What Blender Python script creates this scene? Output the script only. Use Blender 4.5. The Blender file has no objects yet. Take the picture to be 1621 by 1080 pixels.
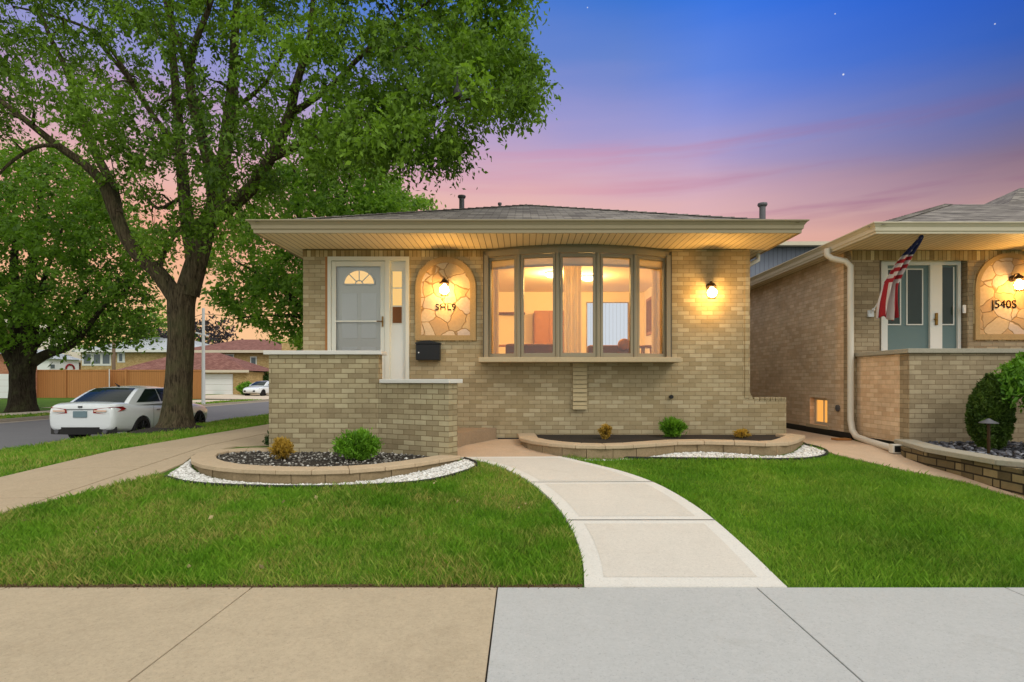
import bpy, bmesh, math, random
import numpy as np
from mathutils import Vector, Matrix
R = math.radians
random.seed(7); rng = np.random.default_rng(7)
sc = bpy.context.scene
COL = sc.collection

# ------------------------------------------------------------------ camera
cam_d = bpy.data.cameras.new('camera'); cam = bpy.data.objects.new('camera', cam_d); COL.objects.link(cam)
cam.location = (0, 0, 1.6); cam.rotation_euler = (R(90), 0, 0)
cam_d.sensor_width = 36; cam_d.lens = 36*900/1621
cam_d.shift_x = -0.0108; cam_d.shift_y = 0.0389
cam_d.clip_start = .05; cam_d.clip_end = 2000
sc.camera = cam
# ------------------------------------------------------------------ world
def s2l(c):
    c = c/255.0
    return c/12.92 if c <= .04045 else ((c+.055)/1.055)**2.4
def rgb(r, g, b): return (s2l(r), s2l(g), s2l(b), 1)

class NT:
    def __init__(s, tree): s.t = tree; s.n = tree.nodes; s.l = tree.links
    def node(s, typ, **kw):
        n = s.n.new(typ)
        for k, v in kw.items(): setattr(n, k, v)
        return n
    def put(s, inp, v):
        if hasattr(v, 'is_output'): s.l.new(v, inp)
        elif v is not None: inp.default_value = v
    def math(s, op, a, b=None, c=None, clamp=False):
        n = s.node('ShaderNodeMath', operation=op, use_clamp=clamp)
        s.put(n.inputs[0], a)
        if b is not None: s.put(n.inputs[1], b)
        if c is not None: s.put(n.inputs[2], c)
        return n.outputs[0]
    def mix(s, f, a, b, typ='MIX'):
        n = s.node('ShaderNodeMix', data_type='RGBA', blend_type=typ)
        s.put(n.inputs[0], f); s.put(n.inputs[6], a); s.put(n.inputs[7], b)
        return n.outputs[2]
    def ramp(s, f, stops, interp='LINEAR'):
        n = s.node('ShaderNodeValToRGB'); cr = n.color_ramp; cr.interpolation = interp
        while len(cr.elements) < len(stops): cr.elements.new(.5)
        for e, (p, c) in zip(cr.elements, stops): e.position = p; e.color = c
        s.put(n.inputs[0], f); return n.outputs[0]
    def noise(s, vec, scale, detail=3, rough=.55, dist=0):
        n = s.node('ShaderNodeTexNoise'); s.put(n.inputs['Vector'], vec)
        n.inputs['Scale'].default_value = scale; n.inputs['Detail'].default_value = detail
        n.inputs['Roughness'].default_value = rough; n.inputs['Distortion'].default_value = dist
        return n.outputs[0]
    def mapr(s, v, a, b, c=0., d=1., smooth=False):
        n = s.node('ShaderNodeMapRange', clamp=True)
        if smooth: n.interpolation_type = 'SMOOTHSTEP'
        s.put(n.inputs[0], v)
        for i, x in zip((1, 2, 3, 4), (a, b, c, d)): n.inputs[i].default_value = x
        return n.outputs[0]
    def scale(s, vec, sx, sy, sz):
        n = s.node('ShaderNodeVectorMath', operation='MULTIPLY'); s.put(n.inputs[0], vec)
        n.inputs[1].default_value = (sx, sy, sz); return n.outputs[0]

world = bpy.data.worlds.new('World'); sc.world = world; world.use_nodes = True
W = NT(world.node_tree); W.n.clear()
tc = W.node('ShaderNodeTexCoord'); sep = W.node('ShaderNodeSeparateXYZ'); W.l.new(tc.outputs['Generated'], sep.inputs[0])
X_, Y_, Z_ = sep.outputs
wn = W.noise(W.scale(tc.outputs['Generated'], 1.3, 1.3, 9), 1.6, 4, .5)
xr = W.math('MAXIMUM', X_, 0.)
t_ = W.math('ADD', W.math('MULTIPLY_ADD', xr, .13, Z_), W.math('MULTIPLY', W.math('SUBTRACT', wn, .5), .06))
grad = W.ramp(t_, [(0., rgb(252,205,150)), (.12, rgb(252,196,150)), (.22, rgb(242,176,150)), (.30, rgb(232,184,178)),
                   (.355, rgb(206,170,192)), (.425, rgb(156,154,208)), (.50, rgb(104,134,207)), (.58, rgb(62,118,210)), (.75, rgb(38,98,205))])
dark = W.mapr(xr, .28, .68, 1., .36)
grad = W.mix(W.mapr(t_, .27, .37, .45, 1.), grad, dark, 'MULTIPLY')
pk = W.mix(1., grad, (.55, 1.0, 1.6, 1), 'MULTIPLY')
grad = W.mix(W.math('MULTIPLY', W.mapr(t_, .36, .5), W.mapr(xr, .15, .6)), grad, pk)
cn = W.noise(W.scale(tc.outputs['Generated'], 1.0, 1.0, 14), 1.5, 5, .55, .3)
cm = W.math('MULTIPLY', W.mapr(cn, .46, .62, smooth=True), W.math('MULTIPLY', W.mapr(t_, .27, .33, smooth=True), W.mapr(t_, .46, .38, smooth=True)))
cm = W.math('MULTIPLY', cm, W.mapr(xr, .0, .35, .25, .5))
grad = W.mix(cm, grad, W.mix(W.mapr(xr, .1, .6), rgb(214,140,165), rgb(132,86,124)))
# sky whitened overhead and behind the camera, out of view, to light the facade
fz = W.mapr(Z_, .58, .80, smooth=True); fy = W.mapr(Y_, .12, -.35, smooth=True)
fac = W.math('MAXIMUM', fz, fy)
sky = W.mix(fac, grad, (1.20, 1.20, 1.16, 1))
side = W.math('MAXIMUM', W.mapr(X_, -.66, -.88, smooth=True), W.mapr(X_, .74, .92, smooth=True))  # unseen left and right sky also brightened, as fill for the side walls
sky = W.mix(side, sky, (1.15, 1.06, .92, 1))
star = None
for px, py in ((1335, 118), (1322, 22), (930, 12), (1575, 38)):
    d = Vector((px-828, 900, 603-py)).normalized()
    vm = W.node('ShaderNodeVectorMath', operation='DISTANCE'); W.l.new(tc.outputs['Generated'], vm.inputs[0]); vm.inputs[1].default_value = d
    s_ = W.mapr(vm.outputs['Value'], .0006 if px == 1335 else .0002, .0016 if px == 1335 else .0011, 1., 0.)
    star = s_ if star is None else W.math('MAXIMUM', star, s_)
sky = W.mix(W.math('MULTIPLY', star, .75), sky, (1, 1, 1, 1))
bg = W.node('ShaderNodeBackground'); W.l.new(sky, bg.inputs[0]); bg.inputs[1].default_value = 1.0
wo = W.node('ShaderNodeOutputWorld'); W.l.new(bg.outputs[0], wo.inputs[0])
# ------------------------------------------------------------------ sun (soft afterglow)
sd = bpy.data.lights.new('sun', 'SUN'); sd.energy = 1.0; sd.angle = R(18); sd.color = (1, .94, .84)
so = bpy.data.objects.new('sun', sd); COL.objects.link(so); so.rotation_euler = (R(50), 0, R(45))
# ------------------------------------------------------------------ exposure
sc.view_settings.view_transform = 'Standard'; sc.view_settings.look = 'None'
sc.view_settings.exposure = 0.0; sc.view_settings.gamma = 1
sc.cycles.use_denoising = True; sc.cycles.max_bounces = 8; sc.cycles.transparent_max_bounces = 12
sc.cycles.sample_clamp_indirect = 6; sc.cycles.caustics_reflective = False; sc.cycles.caustics_refractive = False

# ================================================================== materials
def M(name):
    m = bpy.data.materials.new(name); m.use_nodes = True
    t = NT(m.node_tree); t.n.clear(); return m, t
def finish(t, col, rough=.8, bump=None, bstr=.3, bdist=.01, metal=0, spec=.3, **kw):
    p = t.node('ShaderNodeBsdfPrincipled'); t.put(p.inputs['Base Color'], col); t.put(p.inputs['Roughness'], rough)
    p.inputs['Metallic'].default_value = metal; p.inputs['Specular IOR Level'].default_value = spec
    for k, v in kw.items(): t.put(p.inputs[k.replace('_', ' ')], v)
    if bump is not None:
        b = t.node('ShaderNodeBump'); b.inputs['Strength'].default_value = bstr; b.inputs['Distance'].default_value = bdist
        t.l.new(bump, b.inputs['Height']); t.l.new(b.outputs[0], p.inputs['Normal'])
    o = t.node('ShaderNodeOutputMaterial'); t.l.new(p.outputs[0], o.inputs[0])
    return p
def plain(name, c, rough=.6, var=.12, scale=6, metal=0, spec=.3, bump=0., **kw):
    m, t = M(name); g = t.node('ShaderNodeNewGeometry')
    n = t.noise(g.outputs['Position'], scale, 4, .6)
    c2 = tuple(x*(1-var) for x in c[:3])+(1,); c1 = tuple(min(1, x*(1+var)) for x in c[:3])+(1,)
    finish(t, t.mix(n, c2, c1), rough, n if bump else None, bump, .01, metal, spec, **kw)
    return m
def emis(name, c, s):
    m, t = M(name); e = t.node('ShaderNodeEmission'); e.inputs[0].default_value = c; e.inputs[1].default_value = s
    o = t.node('ShaderNodeOutputMaterial'); t.l.new(e.outputs[0], o.inputs[0]); return m
def uvn(t): return t.node('ShaderNodeUVMap').outputs[0]
def brick_mat(name, stops, mortar, bw=.209, rh=.0737, ms=.006, bstr=.5, stain=.25, off=.5):
    m, t = M(name); uv = uvn(t)
    wob = t.node('ShaderNodeVectorMath', operation='ADD'); t.l.new(uv, wob.inputs[0])
    nz = t.node('ShaderNodeTexNoise'); t.l.new(uv, nz.inputs['Vector']); nz.inputs['Scale'].default_value = 14
    sc_ = t.scale(nz.outputs['Color'], .006, .006, 0); t.l.new(sc_, wob.inputs[1])
    b = t.node('ShaderNodeTexBrick', offset=off); t.l.new(wob.outputs[0], b.inputs['Vector'])
    b.inputs['Color1'].default_value = (0, 0, 0, 1); b.inputs['Color2'].default_value = (1, 1, 1, 1); b.inputs['Mortar'].default_value = (.5, .5, .5, 1)
    b.inputs['Scale'].default_value = 1; b.inputs['Mortar Size'].default_value = ms; b.inputs['Mortar Smooth'].default_value = .35
    b.inputs['Brick Width'].default_value = bw; b.inputs['Row Height'].default_value = rh
    g = t.node('ShaderNodeNewGeometry')
    fine = t.noise(g.outputs['Position'], 60, 5, .7); big = t.noise(g.outputs['Position'], .9, 4, .6); mid = t.noise(g.outputs['Position'], 7, 4, .6)
    v = t.math('ADD', b.outputs['Color'], t.math('MULTIPLY', t.math('SUBTRACT', fine, .5), .45))
    col = t.ramp(v, stops)
    col = t.mix(b.outputs['Fac'], col, mortar)
    sh = t.mapr(t.math('MULTIPLY_ADD', big, .6, t.math('MULTIPLY', mid, .4)), .3, .7, 1-stain, 1+stain*.5)
    col = t.mix(1., col, sh, 'MULTIPLY')
    h = t.math('SUBTRACT', t.math('MULTIPLY', fine, .35), b.outputs['Fac'])
    finish(t, col, .88, h, bstr, .008, spec=.15)
    return m
def concrete(name, c, var=.18, bump=.25, spot=.0, scl=1.):
    m, t = M(name); g = t.node('ShaderNodeNewGeometry'); P = g.outputs['Position']
    a = t.noise(P, .9*scl, 5, .65); b = t.noise(P, 34, 5, .8); d = t.noise(P, 7*scl, 4, .6); e = t.noise(P, 75, 3, .85)
    v = t.math('ADD', t.math('MULTIPLY', a, .25), t.math('ADD', t.math('MULTIPLY', b, .55), t.math('MULTIPLY', d, .2)))
    col = t.mix(t.mapr(v, .36, .64), tuple(x*(1-var) for x in c[:3])+(1,), tuple(min(1, x*(1+var)) for x in c[:3])+(1,))
    col = t.mix(t.math('MULTIPLY', t.mapr(e, .56, .68), .46), col, tuple(x*.42 for x in c[:3])+(1,))
    col = t.mix(t.math('MULTIPLY', t.mapr(t.noise(t.scale(P, 1, 1.3, 1), 58, 3, .85), .58, .70), .35), col, tuple(min(1, x*1.35) for x in c[:3])+(1,))
    st = t.noise(P, 2.3*scl, 6, .7, .6)
    col = t.mix(t.math('MULTIPLY', t.mapr(st, .58, .75), .22), col, (c[0]*.55, c[1]*.5, c[2]*.42, 1))
    finish(t, col, .9, t.math('ADD', b, t.math('MULTIPLY', e, .8)), bump, .004, spec=.2)
    return m
def stripes(name, c, dark, period=.1, gap=.006, rough=.5, bstr=.6):
    m, t = M(name); uv = uvn(t); b = t.node('ShaderNodeTexBrick', offset=0); t.l.new(uv, b.inputs['Vector'])
    b.inputs['Scale'].default_value = 1; b.inputs['Brick Width'].default_value = period; b.inputs['Row Height'].default_value = 50.
    b.inputs['Mortar Size'].default_value = gap; b.inputs['Mortar Smooth'].default_value = .3
    b.inputs['Color1'].default_value = c; b.inputs['Color2'].default_value = tuple(x*.93 for x in c[:3])+(1,); b.inputs['Mortar'].default_value = dark
    finish(t, b.outputs['Color'], rough, t.math('SUBTRACT', 1., b.outputs['Fac']), bstr, .01)
    return m
def leaf_mat(name, dark, light, trans=.35, nscale=.9, tip=None):
    m, t = M(name); g = t.node('ShaderNodeNewGeometry')
    n = t.noise(g.outputs['Position'], nscale, 3, .6)
    f = t.math('ADD', t.math('MULTIPLY', g.outputs['Random Per Island'], .5), t.math('MULTIPLY', t.mapr(n, .35, .65), .6))
    col = t.mix(f, dark, light)
    if tip: col = t.mix(t.mapr(g.outputs['Random Per Island'], .86, .95), col, tip)
    p = t.node('ShaderNodeBsdfPrincipled'); t.l.new(col, p.inputs['Base Color']); p.inputs['Roughness'].default_value = .55; p.inputs['Specular IOR Level'].default_value = .25
    tr = t.node('ShaderNodeBsdfTranslucent'); t.l.new(t.mix(1., col, (1.3, 1.35, .6, 1), 'MULTIPLY'), tr.inputs[0])
    mx = t.node('ShaderNodeMixShader'); mx.inputs[0].default_value = trans
    t.l.new(p.outputs[0], mx.inputs[1]); t.l.new(tr.outputs[0], mx.inputs[2])
    o = t.node('ShaderNodeOutputMaterial'); t.l.new(mx.outputs[0], o.inputs[0]); return m
def glass_mat(name, tint=(1, 1, 1, 1), refl=.12):
    m, t = M(name); fr = t.node('ShaderNodeFresnel'); fr.inputs[0].default_value = 1.5
    tr = t.node('ShaderNodeBsdfTransparent'); tr.inputs[0].default_value = tint
    gl = t.node('ShaderNodeBsdfGlossy'); gl.inputs['Roughness'].default_value = .02
    mx = t.node('ShaderNodeMixShader'); t.l.new(t.math('MULTIPLY', fr.outputs[0], refl/.04*.35), mx.inputs[0])
    t.l.new(tr.outputs[0], mx.inputs[1]); t.l.new(gl.outputs[0], mx.inputs[2])
    o = t.node('ShaderNodeOutputMaterial'); t.l.new(mx.outputs[0], o.inputs[0]); return m

MAT = {}
MAT['brick'] = brick_mat('cream_brick', [(0, rgb(156,141,108)), (.35, rgb(163,148,116)), (.7, rgb(173,159,127)), (1, rgb(186,173,142))], rgb(143,127,97), bw=.209, rh=.0745)
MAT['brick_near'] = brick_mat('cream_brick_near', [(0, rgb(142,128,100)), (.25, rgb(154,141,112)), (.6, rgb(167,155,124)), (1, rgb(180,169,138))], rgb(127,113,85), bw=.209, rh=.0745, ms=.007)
MAT['soldier'] = brick_mat('soldier_brick', [(0, rgb(140,120,82)), (.5, rgb(172,152,110)), (1, rgb(200,185,145))], rgb(112,94,62), bw=.0745, rh=.26, off=0)
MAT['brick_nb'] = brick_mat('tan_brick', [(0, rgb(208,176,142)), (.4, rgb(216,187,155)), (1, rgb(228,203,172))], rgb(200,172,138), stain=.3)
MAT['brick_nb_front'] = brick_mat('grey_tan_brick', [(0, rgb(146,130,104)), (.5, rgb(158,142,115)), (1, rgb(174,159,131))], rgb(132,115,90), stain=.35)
MAT['brick_far'] = brick_mat('yellow_brick', [(0, rgb(175,145,95)), (1, rgb(205,180,130))], rgb(160,135,95))
MAT['brick_red'] = brick_mat('red_brick', [(0, rgb(170,110,85)), (1, rgb(195,140,110))], rgb(165,130,110))
def shingle_mat(name, a, b):
    return brick_mat(name, [(0, a), (.5, tuple((x+y)/2 for x, y in zip(a, b))), (1, b)], tuple(x*.55 for x in a[:3])+(1,), bw=.28, rh=.14, ms=.007, bstr=.9, stain=.2)
MAT['shingle'] = shingle_mat('grey_shingle', rgb(98,92,86), rgb(150,143,134))
MAT['shingle_brown'] = shingle_mat('brown_shingle', rgb(120,80,72), rgb(150,108,98))
MAT['shingle_pale'] = shingle_mat('pale_shingle', rgb(165,172,178), rgb(195,200,205))
MAT['soffit'] = stripes('soffit_panel', rgb(226,210,178), rgb(140,122,95), .105, .007)
MAT['fascia'] = plain('fascia_paint', rgb(152,140,114), .45, .05, 3)
MAT['fascia_nb'] = plain('fascia_paint_pale', rgb(205,195,172), .45, .05, 3)
MAT['cap'] = plain('pale_coping', rgb(205,204,198), .7, .1, 9, bump=.3)
MAT['white'] = plain('white_paint', rgb(214,216,210), .45, .03, 3)
MAT['whitegrey'] = plain('door_white', rgb(206,207,196), .4, .04, 3)
MAT['taupe'] = plain('taupe_window_paint', rgb(142,132,110), .45, .06, 4)
MAT['taupe_dark'] = plain('dark_taupe_paint', rgb(82,76,64), .5, .06, 4)
MAT['sill'] = concrete('sill_stone', rgb(184,166,134), .1)
MAT['black'] = plain('black_metal', (.012, .012, .012, 1), .4, .1, 8)
MAT['darkbrown'] = plain('bronze_metal', rgb(62,44,24), .45, .15, 12, metal=.5)
MAT['numeral'] = plain('bronze_numeral', (.018, .010, .004, 1), .9, .05, 12, spec=.05)
MAT['rubber'] = plain('rubber', (.015, .015, .016, 1), .8, .2, 10)
MAT['glass'] = glass_mat('window_glass', refl=.11)
MAT['inwall'] = plain('cream_interior_paint', rgb(236,222,192), .8, .03, 2)
MAT['inceil'] = plain('ceiling_paint', rgb(240,228,200), .8, .02, 2)
MAT['infloor'] = plain('oak_floor', rgb(150,105,62), .5, .2, 5)
MAT['curtain'] = plain('linen_curtain', rgb(226,206,178), .9, .06, 7)
m, t = M('linen_curtain'); p = t.node('ShaderNodeBsdfDiffuse'); p.inputs[0].default_value = rgb(242,230,208)
tr = t.node('ShaderNodeBsdfTranslucent'); tr.inputs[0].default_value = rgb(250,240,215); mx = t.node('ShaderNodeMixShader'); mx.inputs[0].default_value = .55
t.l.new(p.outputs[0], mx.inputs[1]); t.l.new(tr.outputs[0], mx.inputs[2]); o = t.node('ShaderNodeOutputMaterial'); t.l.new(mx.outputs[0], o.inputs[0]); MAT['curtain'] = m
MAT['sofa'] = plain('brown_upholstery', rgb(112,74,44), .9, .2, 30)
MAT['tanwood'] = plain('orange_wood', rgb(158,106,56), .5, .25, 9)
MAT['whiteglow'] = emis('daylit_blind', rgb(205,212,220), 1.0)  # blind slats glow by themselves, standing in for daylight behind them
MAT['stepstone'] = concrete('step_stone', rgb(150,130,106), .15)
MAT['walk'] = concrete('walk_concrete_border', rgb(211,208,200), .07, .25)
MAT['walkin'] = concrete('walk_concrete_panel', rgb(203,197,186), .09, .25)
MAT['pinkwalk'] = concrete('old_pink_concrete', rgb(192,168,142), .12)
MAT['beigewalk'] = concrete('beige_concrete', rgb(178,163,138), .14, .5)
MAT['greywalk'] = concrete('grey_concrete', rgb(178,179,177), .08, .4)
MAT['sidewalk'] = concrete('side_concrete', rgb(178,160,134), .14)
MAT['farconc'] = concrete('far_concrete', rgb(205,190,168), .1)
MAT['kerb'] = concrete('kerb_concrete', rgb(168,158,142), .2)
MAT['asphalt'] = concrete('asphalt', rgb(112,112,114), .15, .5)
MAT['blockcap'] = concrete('block_cap', rgb(186,166,138), .14, .4)
MAT['block'] = concrete('retaining_block', rgb(146,128,100), .24, .6, scl=2.5)
MAT['blockdark'] = brick_mat('dark_block', [(0, rgb(88,78,58)), (.5, rgb(120,106,78)), (1, rgb(150,134,100))], rgb(52,46,36), bw=.3, rh=.1, ms=.012, stain=.4)
MAT['blockcapgrey'] = concrete('grey_block_cap', rgb(160,154,138), .14, .4)
MAT['soil'] = plain('dark_mulch', (.030, .024, .018, 1), 1, .5, 40, bump=1.)
MAT['bark'] = None
MAT['earth'] = plain('brown_earth', rgb(92,74,50), 1, .4, 60)
MAT['mailbox'] = plain('mailbox_black', (.008, .008, .009, 1), .35, .1, 10)
MAT['pipe'] = plain('white_downspout', rgb(205,200,188), .4, .06, 5)
MAT['galv'] = plain('galvanised_vent', rgb(96,96,100), .5, .15, 12, metal=.3)
MAT['teal'] = plain('grey_teal_door', rgb(98,120,120), .5, .05, 3)
MAT['darkglass'] = plain('dark_glass', (.02, .035, .028, 1), .12, .3, 3, spec=.25)
MAT['brass'] = plain('brass', rgb(120,90,40), .3, .1, 9, metal=.8)
MAT['carpaint'] = plain('white_car_paint', rgb(224,229,231), .18, .02, 2, spec=.5, Coat_Weight=.6)
MAT['carglass'] = plain('car_glass', (.012, .020, .017, 1), .05, .2, 1.5, spec=.16)
MAT['tail'] = plain('red_tail_lens', (.33, .012, .012, 1), .15, .15, 20, spec=.6)
MAT['taillight_pale'] = plain('pale_tail_lens', rgb(225,190,170), .15, .1, 20, spec=.6)
MAT['plate'] = plain('licence_plate', rgb(110,132,140), .4, .1, 30)
MAT['rim'] = plain('dark_rim', (.05, .05, .055, 1), .3, .1, 20, metal=.7)
MAT['fence'] = stripes('cedar_boards', rgb(188,130,78), rgb(110,68,36), .14, .006, .8)
MAT['corbel'] = plain('pale_corbel_brick', rgb(186,170,134), .9, .15, 14)
MAT['siding_white'] = plain('white_siding', rgb(220,222,222), .6, .04, 2)
MAT['siding_blue'] = stripes('blue_grey_siding', rgb(125,132,146), rgb(85,92,108), .22, .012, .7)
MAT['garagedoor'] = plain('garage_door_white', rgb(226,228,228), .5, .02, 2)
MAT['farglass'] = plain('far_window_glass', rgb(95,105,110), .2, .25, 4)
MAT['pole'] = plain('pale_pole', rgb(205,208,210), .4, .04, 3)
MAT['woodpole'] = plain('wood_pole', rgb(125,105,88), .9, .15, 9)
MAT['winglow'] = emis('lit_basement_window', (1, .44, .09, 1), 1.0)
MAT['fanglow'] = emis('lit_fan_window', (1, .62, .22, 1), .95)
MAT['lampglow'] = emis('bulb_glow', (1, .78, .42, 1), 14)
MAT['ceilglow'] = emis('ceiling_lamp_glow', (1, .86, .60, 1), 7)
MAT['red'] = plain('flag_red', (.27, .010, .016, 1), .8, .1, 30)
MAT['flagwhite'] = plain('flag_white', (.46, .40, .37, 1), .8, .08, 30)
MAT['navy'] = plain('flag_navy', (.012, .016, .06, 1), .8, .1, 30)
MAT['edging'] = plain('black_edging', (.02, .02, .018, 1), .7, .2, 10)
MAT['pebble'] = None
m, t = M('white_pebbles'); g = t.node('ShaderNodeNewGeometry')
finish(t, t.ramp(g.outputs['Random Per Island'], [(0, rgb(150,146,138)), (.3, rgb(198,196,190)), (1, rgb(236,236,232))]), .7); MAT['pebble'] = m
m, t = M('mixed_pebbles'); g = t.node('ShaderNodeNewGeometry')
finish(t, t.ramp(g.outputs['Random Per Island'], [(0, rgb(62,58,52)), (.6, rgb(112,108,100)), (.85, rgb(168,164,156)), (1, rgb(214,212,206))]), .8); MAT['mixpebble'] = m
m, t = M('dark_pebbles'); g = t.node('ShaderNodeNewGeometry')
finish(t, t.ramp(g.outputs['Random Per Island'], [(0, rgb(40,40,44)), (.7, rgb(80,82,90)), (1, rgb(150,152,160))]), .7); MAT['darkpebble'] = m
m, t = M('flagstone'); uv = uvn(t)
vo = t.node('ShaderNodeTexVoronoi', feature='DISTANCE_TO_EDGE'); vc = t.node('ShaderNodeTexVoronoi')
nn = t.node('ShaderNodeTexNoise'); t.l.new(uv, nn.inputs['Vector']); nn.inputs['Scale'].default_value = 5
ad = t.node('ShaderNodeVectorMath', operation='ADD'); t.l.new(uv, ad.inputs[0]); t.l.new(t.scale(nn.outputs['Color'], .14, .14, 0), ad.inputs[1])
for v_ in (vo, vc): t.l.new(ad.outputs[0], v_.inputs['Vector']); v_.inputs['Scale'].default_value = 3.4
e_ = t.mapr(vo.outputs['Distance'], .012, .035)
sepc = t.node('ShaderNodeSeparateColor'); t.l.new(vc.outputs['Color'], sepc.inputs[0])
cc = t.ramp(sepc.outputs[0], [(0, rgb(186,150,112)), (.35, rgb(200,172,128)), (.65, rgb(214,192,160)), (1, rgb(196,182,172))])
fn = t.noise(uv, 22, 5, .7); cc = t.mix(t.mapr(fn, .3, .7, .0, .35), cc, rgb(150,120,84))
finish(t, t.mix(e_, rgb(150,122,84), cc), .85, t.math('ADD', e_, t.math('MULTIPLY', fn, .3)), .6, .012); MAT['flagstone'] = m
MAT['niche'] = concrete('arch_trim_stone', rgb(168,142,100), .14)
def bark_mat(name, a, b):
    m, t = M(name); g = t.node('ShaderNodeNewGeometry'); P = t.scale(g.outputs['Position'], 1, 1, .16)
    n = t.noise(P, 26, 5, .7, .4); n2 = t.noise(g.outputs['Position'], 2.2, 4, .6)
    col = t.mix(t.mapr(n, .35, .65), a, b); col = t.mix(t.math('MULTIPLY', t.mapr(n2, .45, .7), .4), col, rgb(88,92,60))
    finish(t, col, .95, n, 1., .04, spec=.1); return m
MAT['bark'] = bark_mat('bark', rgb(42,36,28), rgb(106,94,74)); MAT['bark_dark'] = bark_mat('dark_bark', rgb(30,27,22), rgb(70,62,50))
m, t = M('turf'); g = t.node('ShaderNodeNewGeometry'); P = g.outputs['Position']
n1 = t.noise(P, .8, 4, .6); n2 = t.noise(P, 40, 4, .75)
finish(t, t.mix(t.mapr(t.math('MULTIPLY_ADD', n2, .5, t.math('MULTIPLY', n1, .5)), .35, .65), (.045, .10, .012, 1), (.11, .21, .028, 1)), .95, n2, .8, .02, spec=.1); MAT['turf'] = m
m, t = M('grass_blades'); g = t.node('ShaderNodeNewGeometry'); P = g.outputs['Position']
n1 = t.noise(P, .75, 4, .6); n2 = t.noise(P, 3.5, 3, .6); rp = g.outputs['Random Per Island']
f = t.math('ADD', t.math('MULTIPLY', t.mapr(n1, .35, .65), .45), t.math('ADD', t.math('MULTIPLY', t.mapr(n2, .3, .7), .2), t.math('MULTIPLY', rp, .4)))
col = t.ramp(f, [(0, (.065, .17, .010, 1)), (.35, (.125, .30, .016, 1)), (.7, (.20, .40, .028, 1)), (1, (.34, .48, .06, 1))])
sx = t.node('ShaderNodeSeparateXYZ'); t.l.new(P, sx.inputs[0])
n3 = t.noise(P, 1.7, 4, .65); dry = t.math('MULTIPLY', t.mapr(n3, .42, .64), t.mapr(sx.outputs[0], 1.3, .3, .28, 1.))
col = t.mix(t.math('MULTIPLY', dry, t.mapr(rp, .15, .75)), col, (.46, .42, .12, 1))
p = t.node('ShaderNodeBsdfPrincipled'); t.l.new(col, p.inputs['Base Color']); p.inputs['Roughness'].default_value = .6; p.inputs['Specular IOR Level'].default_value = .2
tr = t.node('ShaderNodeBsdfTranslucent'); t.l.new(col, tr.inputs[0]); mx = t.node('ShaderNodeMixShader'); mx.inputs[0].default_value = .35
t.l.new(p.outputs[0], mx.inputs[1]); t.l.new(tr.outputs[0], mx.inputs[2]); o = t.node('ShaderNodeOutputMaterial'); t.l.new(mx.outputs[0], o.inputs[0]); MAT['grass'] = m
MAT['leaf'] = leaf_mat('maple_leaf', (.026, .065, .011, 1), (.22, .38, .036, 1), .40, .55)
MAT['leaf2'] = leaf_mat('street_tree_leaf', (.028, .070, .010, 1), (.20, .37, .035, 1), .42, .4)
MAT['leaf3'] = leaf_mat('rear_tree_leaf', (.06, .15, .025, 1), (.30, .50, .07, 1), .45, .55)
MAT['leaf_purple'] = leaf_mat('purple_leaf', (.022, .018, .024, 1), (.06, .05, .06, 1), .2, .6)
MAT['shrub'] = leaf_mat('boxwood_leaf', (.03, .11, .008, 1), (.20, .42, .03, 1), .25, 4)
MAT['shrub_dark'] = leaf_mat('dark_shrub_leaf', (.015, .045, .012, 1), (.06, .13, .03, 1), .25, 4)
MAT['shrub_gold'] = leaf_mat('golden_shrub_leaf', (.26, .16, .02, 1), (.60, .40, .07, 1), .3, 6)
MAT['arbor'] = leaf_mat('arborvitae_leaf', (.016, .04, .006, 1), (.085, .15, .018, 1), .2, 3.5)
MAT['dryleaf'] = plain('dry_leaf', rgb(178,160,118), .8, .2, 20)
MAT['weeping'] = leaf_mat('weeping_leaf', (.04, .13, .014, 1), (.20, .42, .04, 1), .38, 3)

# ================================================================== helpers
def tag(o, label=None, cat=None, group=None, kind=None):
    if label: o['label'] = label
    if cat: o['category'] = cat
    if group: o['group'] = group
    if kind: o['kind'] = kind
    return o
def empty(name, loc=(0, 0, 0), label=None, cat=None, group=None):
    o = bpy.data.objects.new(name, None); COL.objects.link(o); o.location = loc; o.empty_display_size = .1
    return tag(o, label, cat, group)
def set_uv(me):
    uvl = me.uv_layers.new(name='UVMap')
    if len(me.polygons) == 0: return
    for p in me.polygons:
        n = p.normal
        if abs(n.z) > .995: t = Vector((1, 0, 0)); b = Vector((0, 1, 0))
        else:
            t = Vector((0, 0, 1)).cross(n)
            t = t.normalized() if t.length > 1e-6 else Vector((1, 0, 0)); b = n.cross(t)
        for li in p.loop_indices:
            co = me.vertices[me.loops[li].vertex_index].co
            uvl.data[li].uv = (co.dot(t), co.dot(b))
def link(name, me, mats, parent=None, smooth=False):
    o = bpy.data.objects.new(name, me); COL.objects.link(o)
    for mm in (mats if isinstance(mats, (list, tuple)) else [mats]): me.materials.append(MAT[mm] if isinstance(mm, str) else mm)
    if smooth:
        me.polygons.foreach_set('use_smooth', [True]*len(me.polygons))
    if parent is not None:
        o.parent = parent
        o.matrix_parent_inverse = Matrix.Identity(4)
        pw = Matrix.Identity(4); q = parent
        while q is not None: pw = Matrix.LocRotScale(q.location, q.rotation_euler, q.scale) @ pw; q = q.parent
        inv = pw.inverted(); me.transform(inv)   # mesh is authored in world space
    return o
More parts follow.
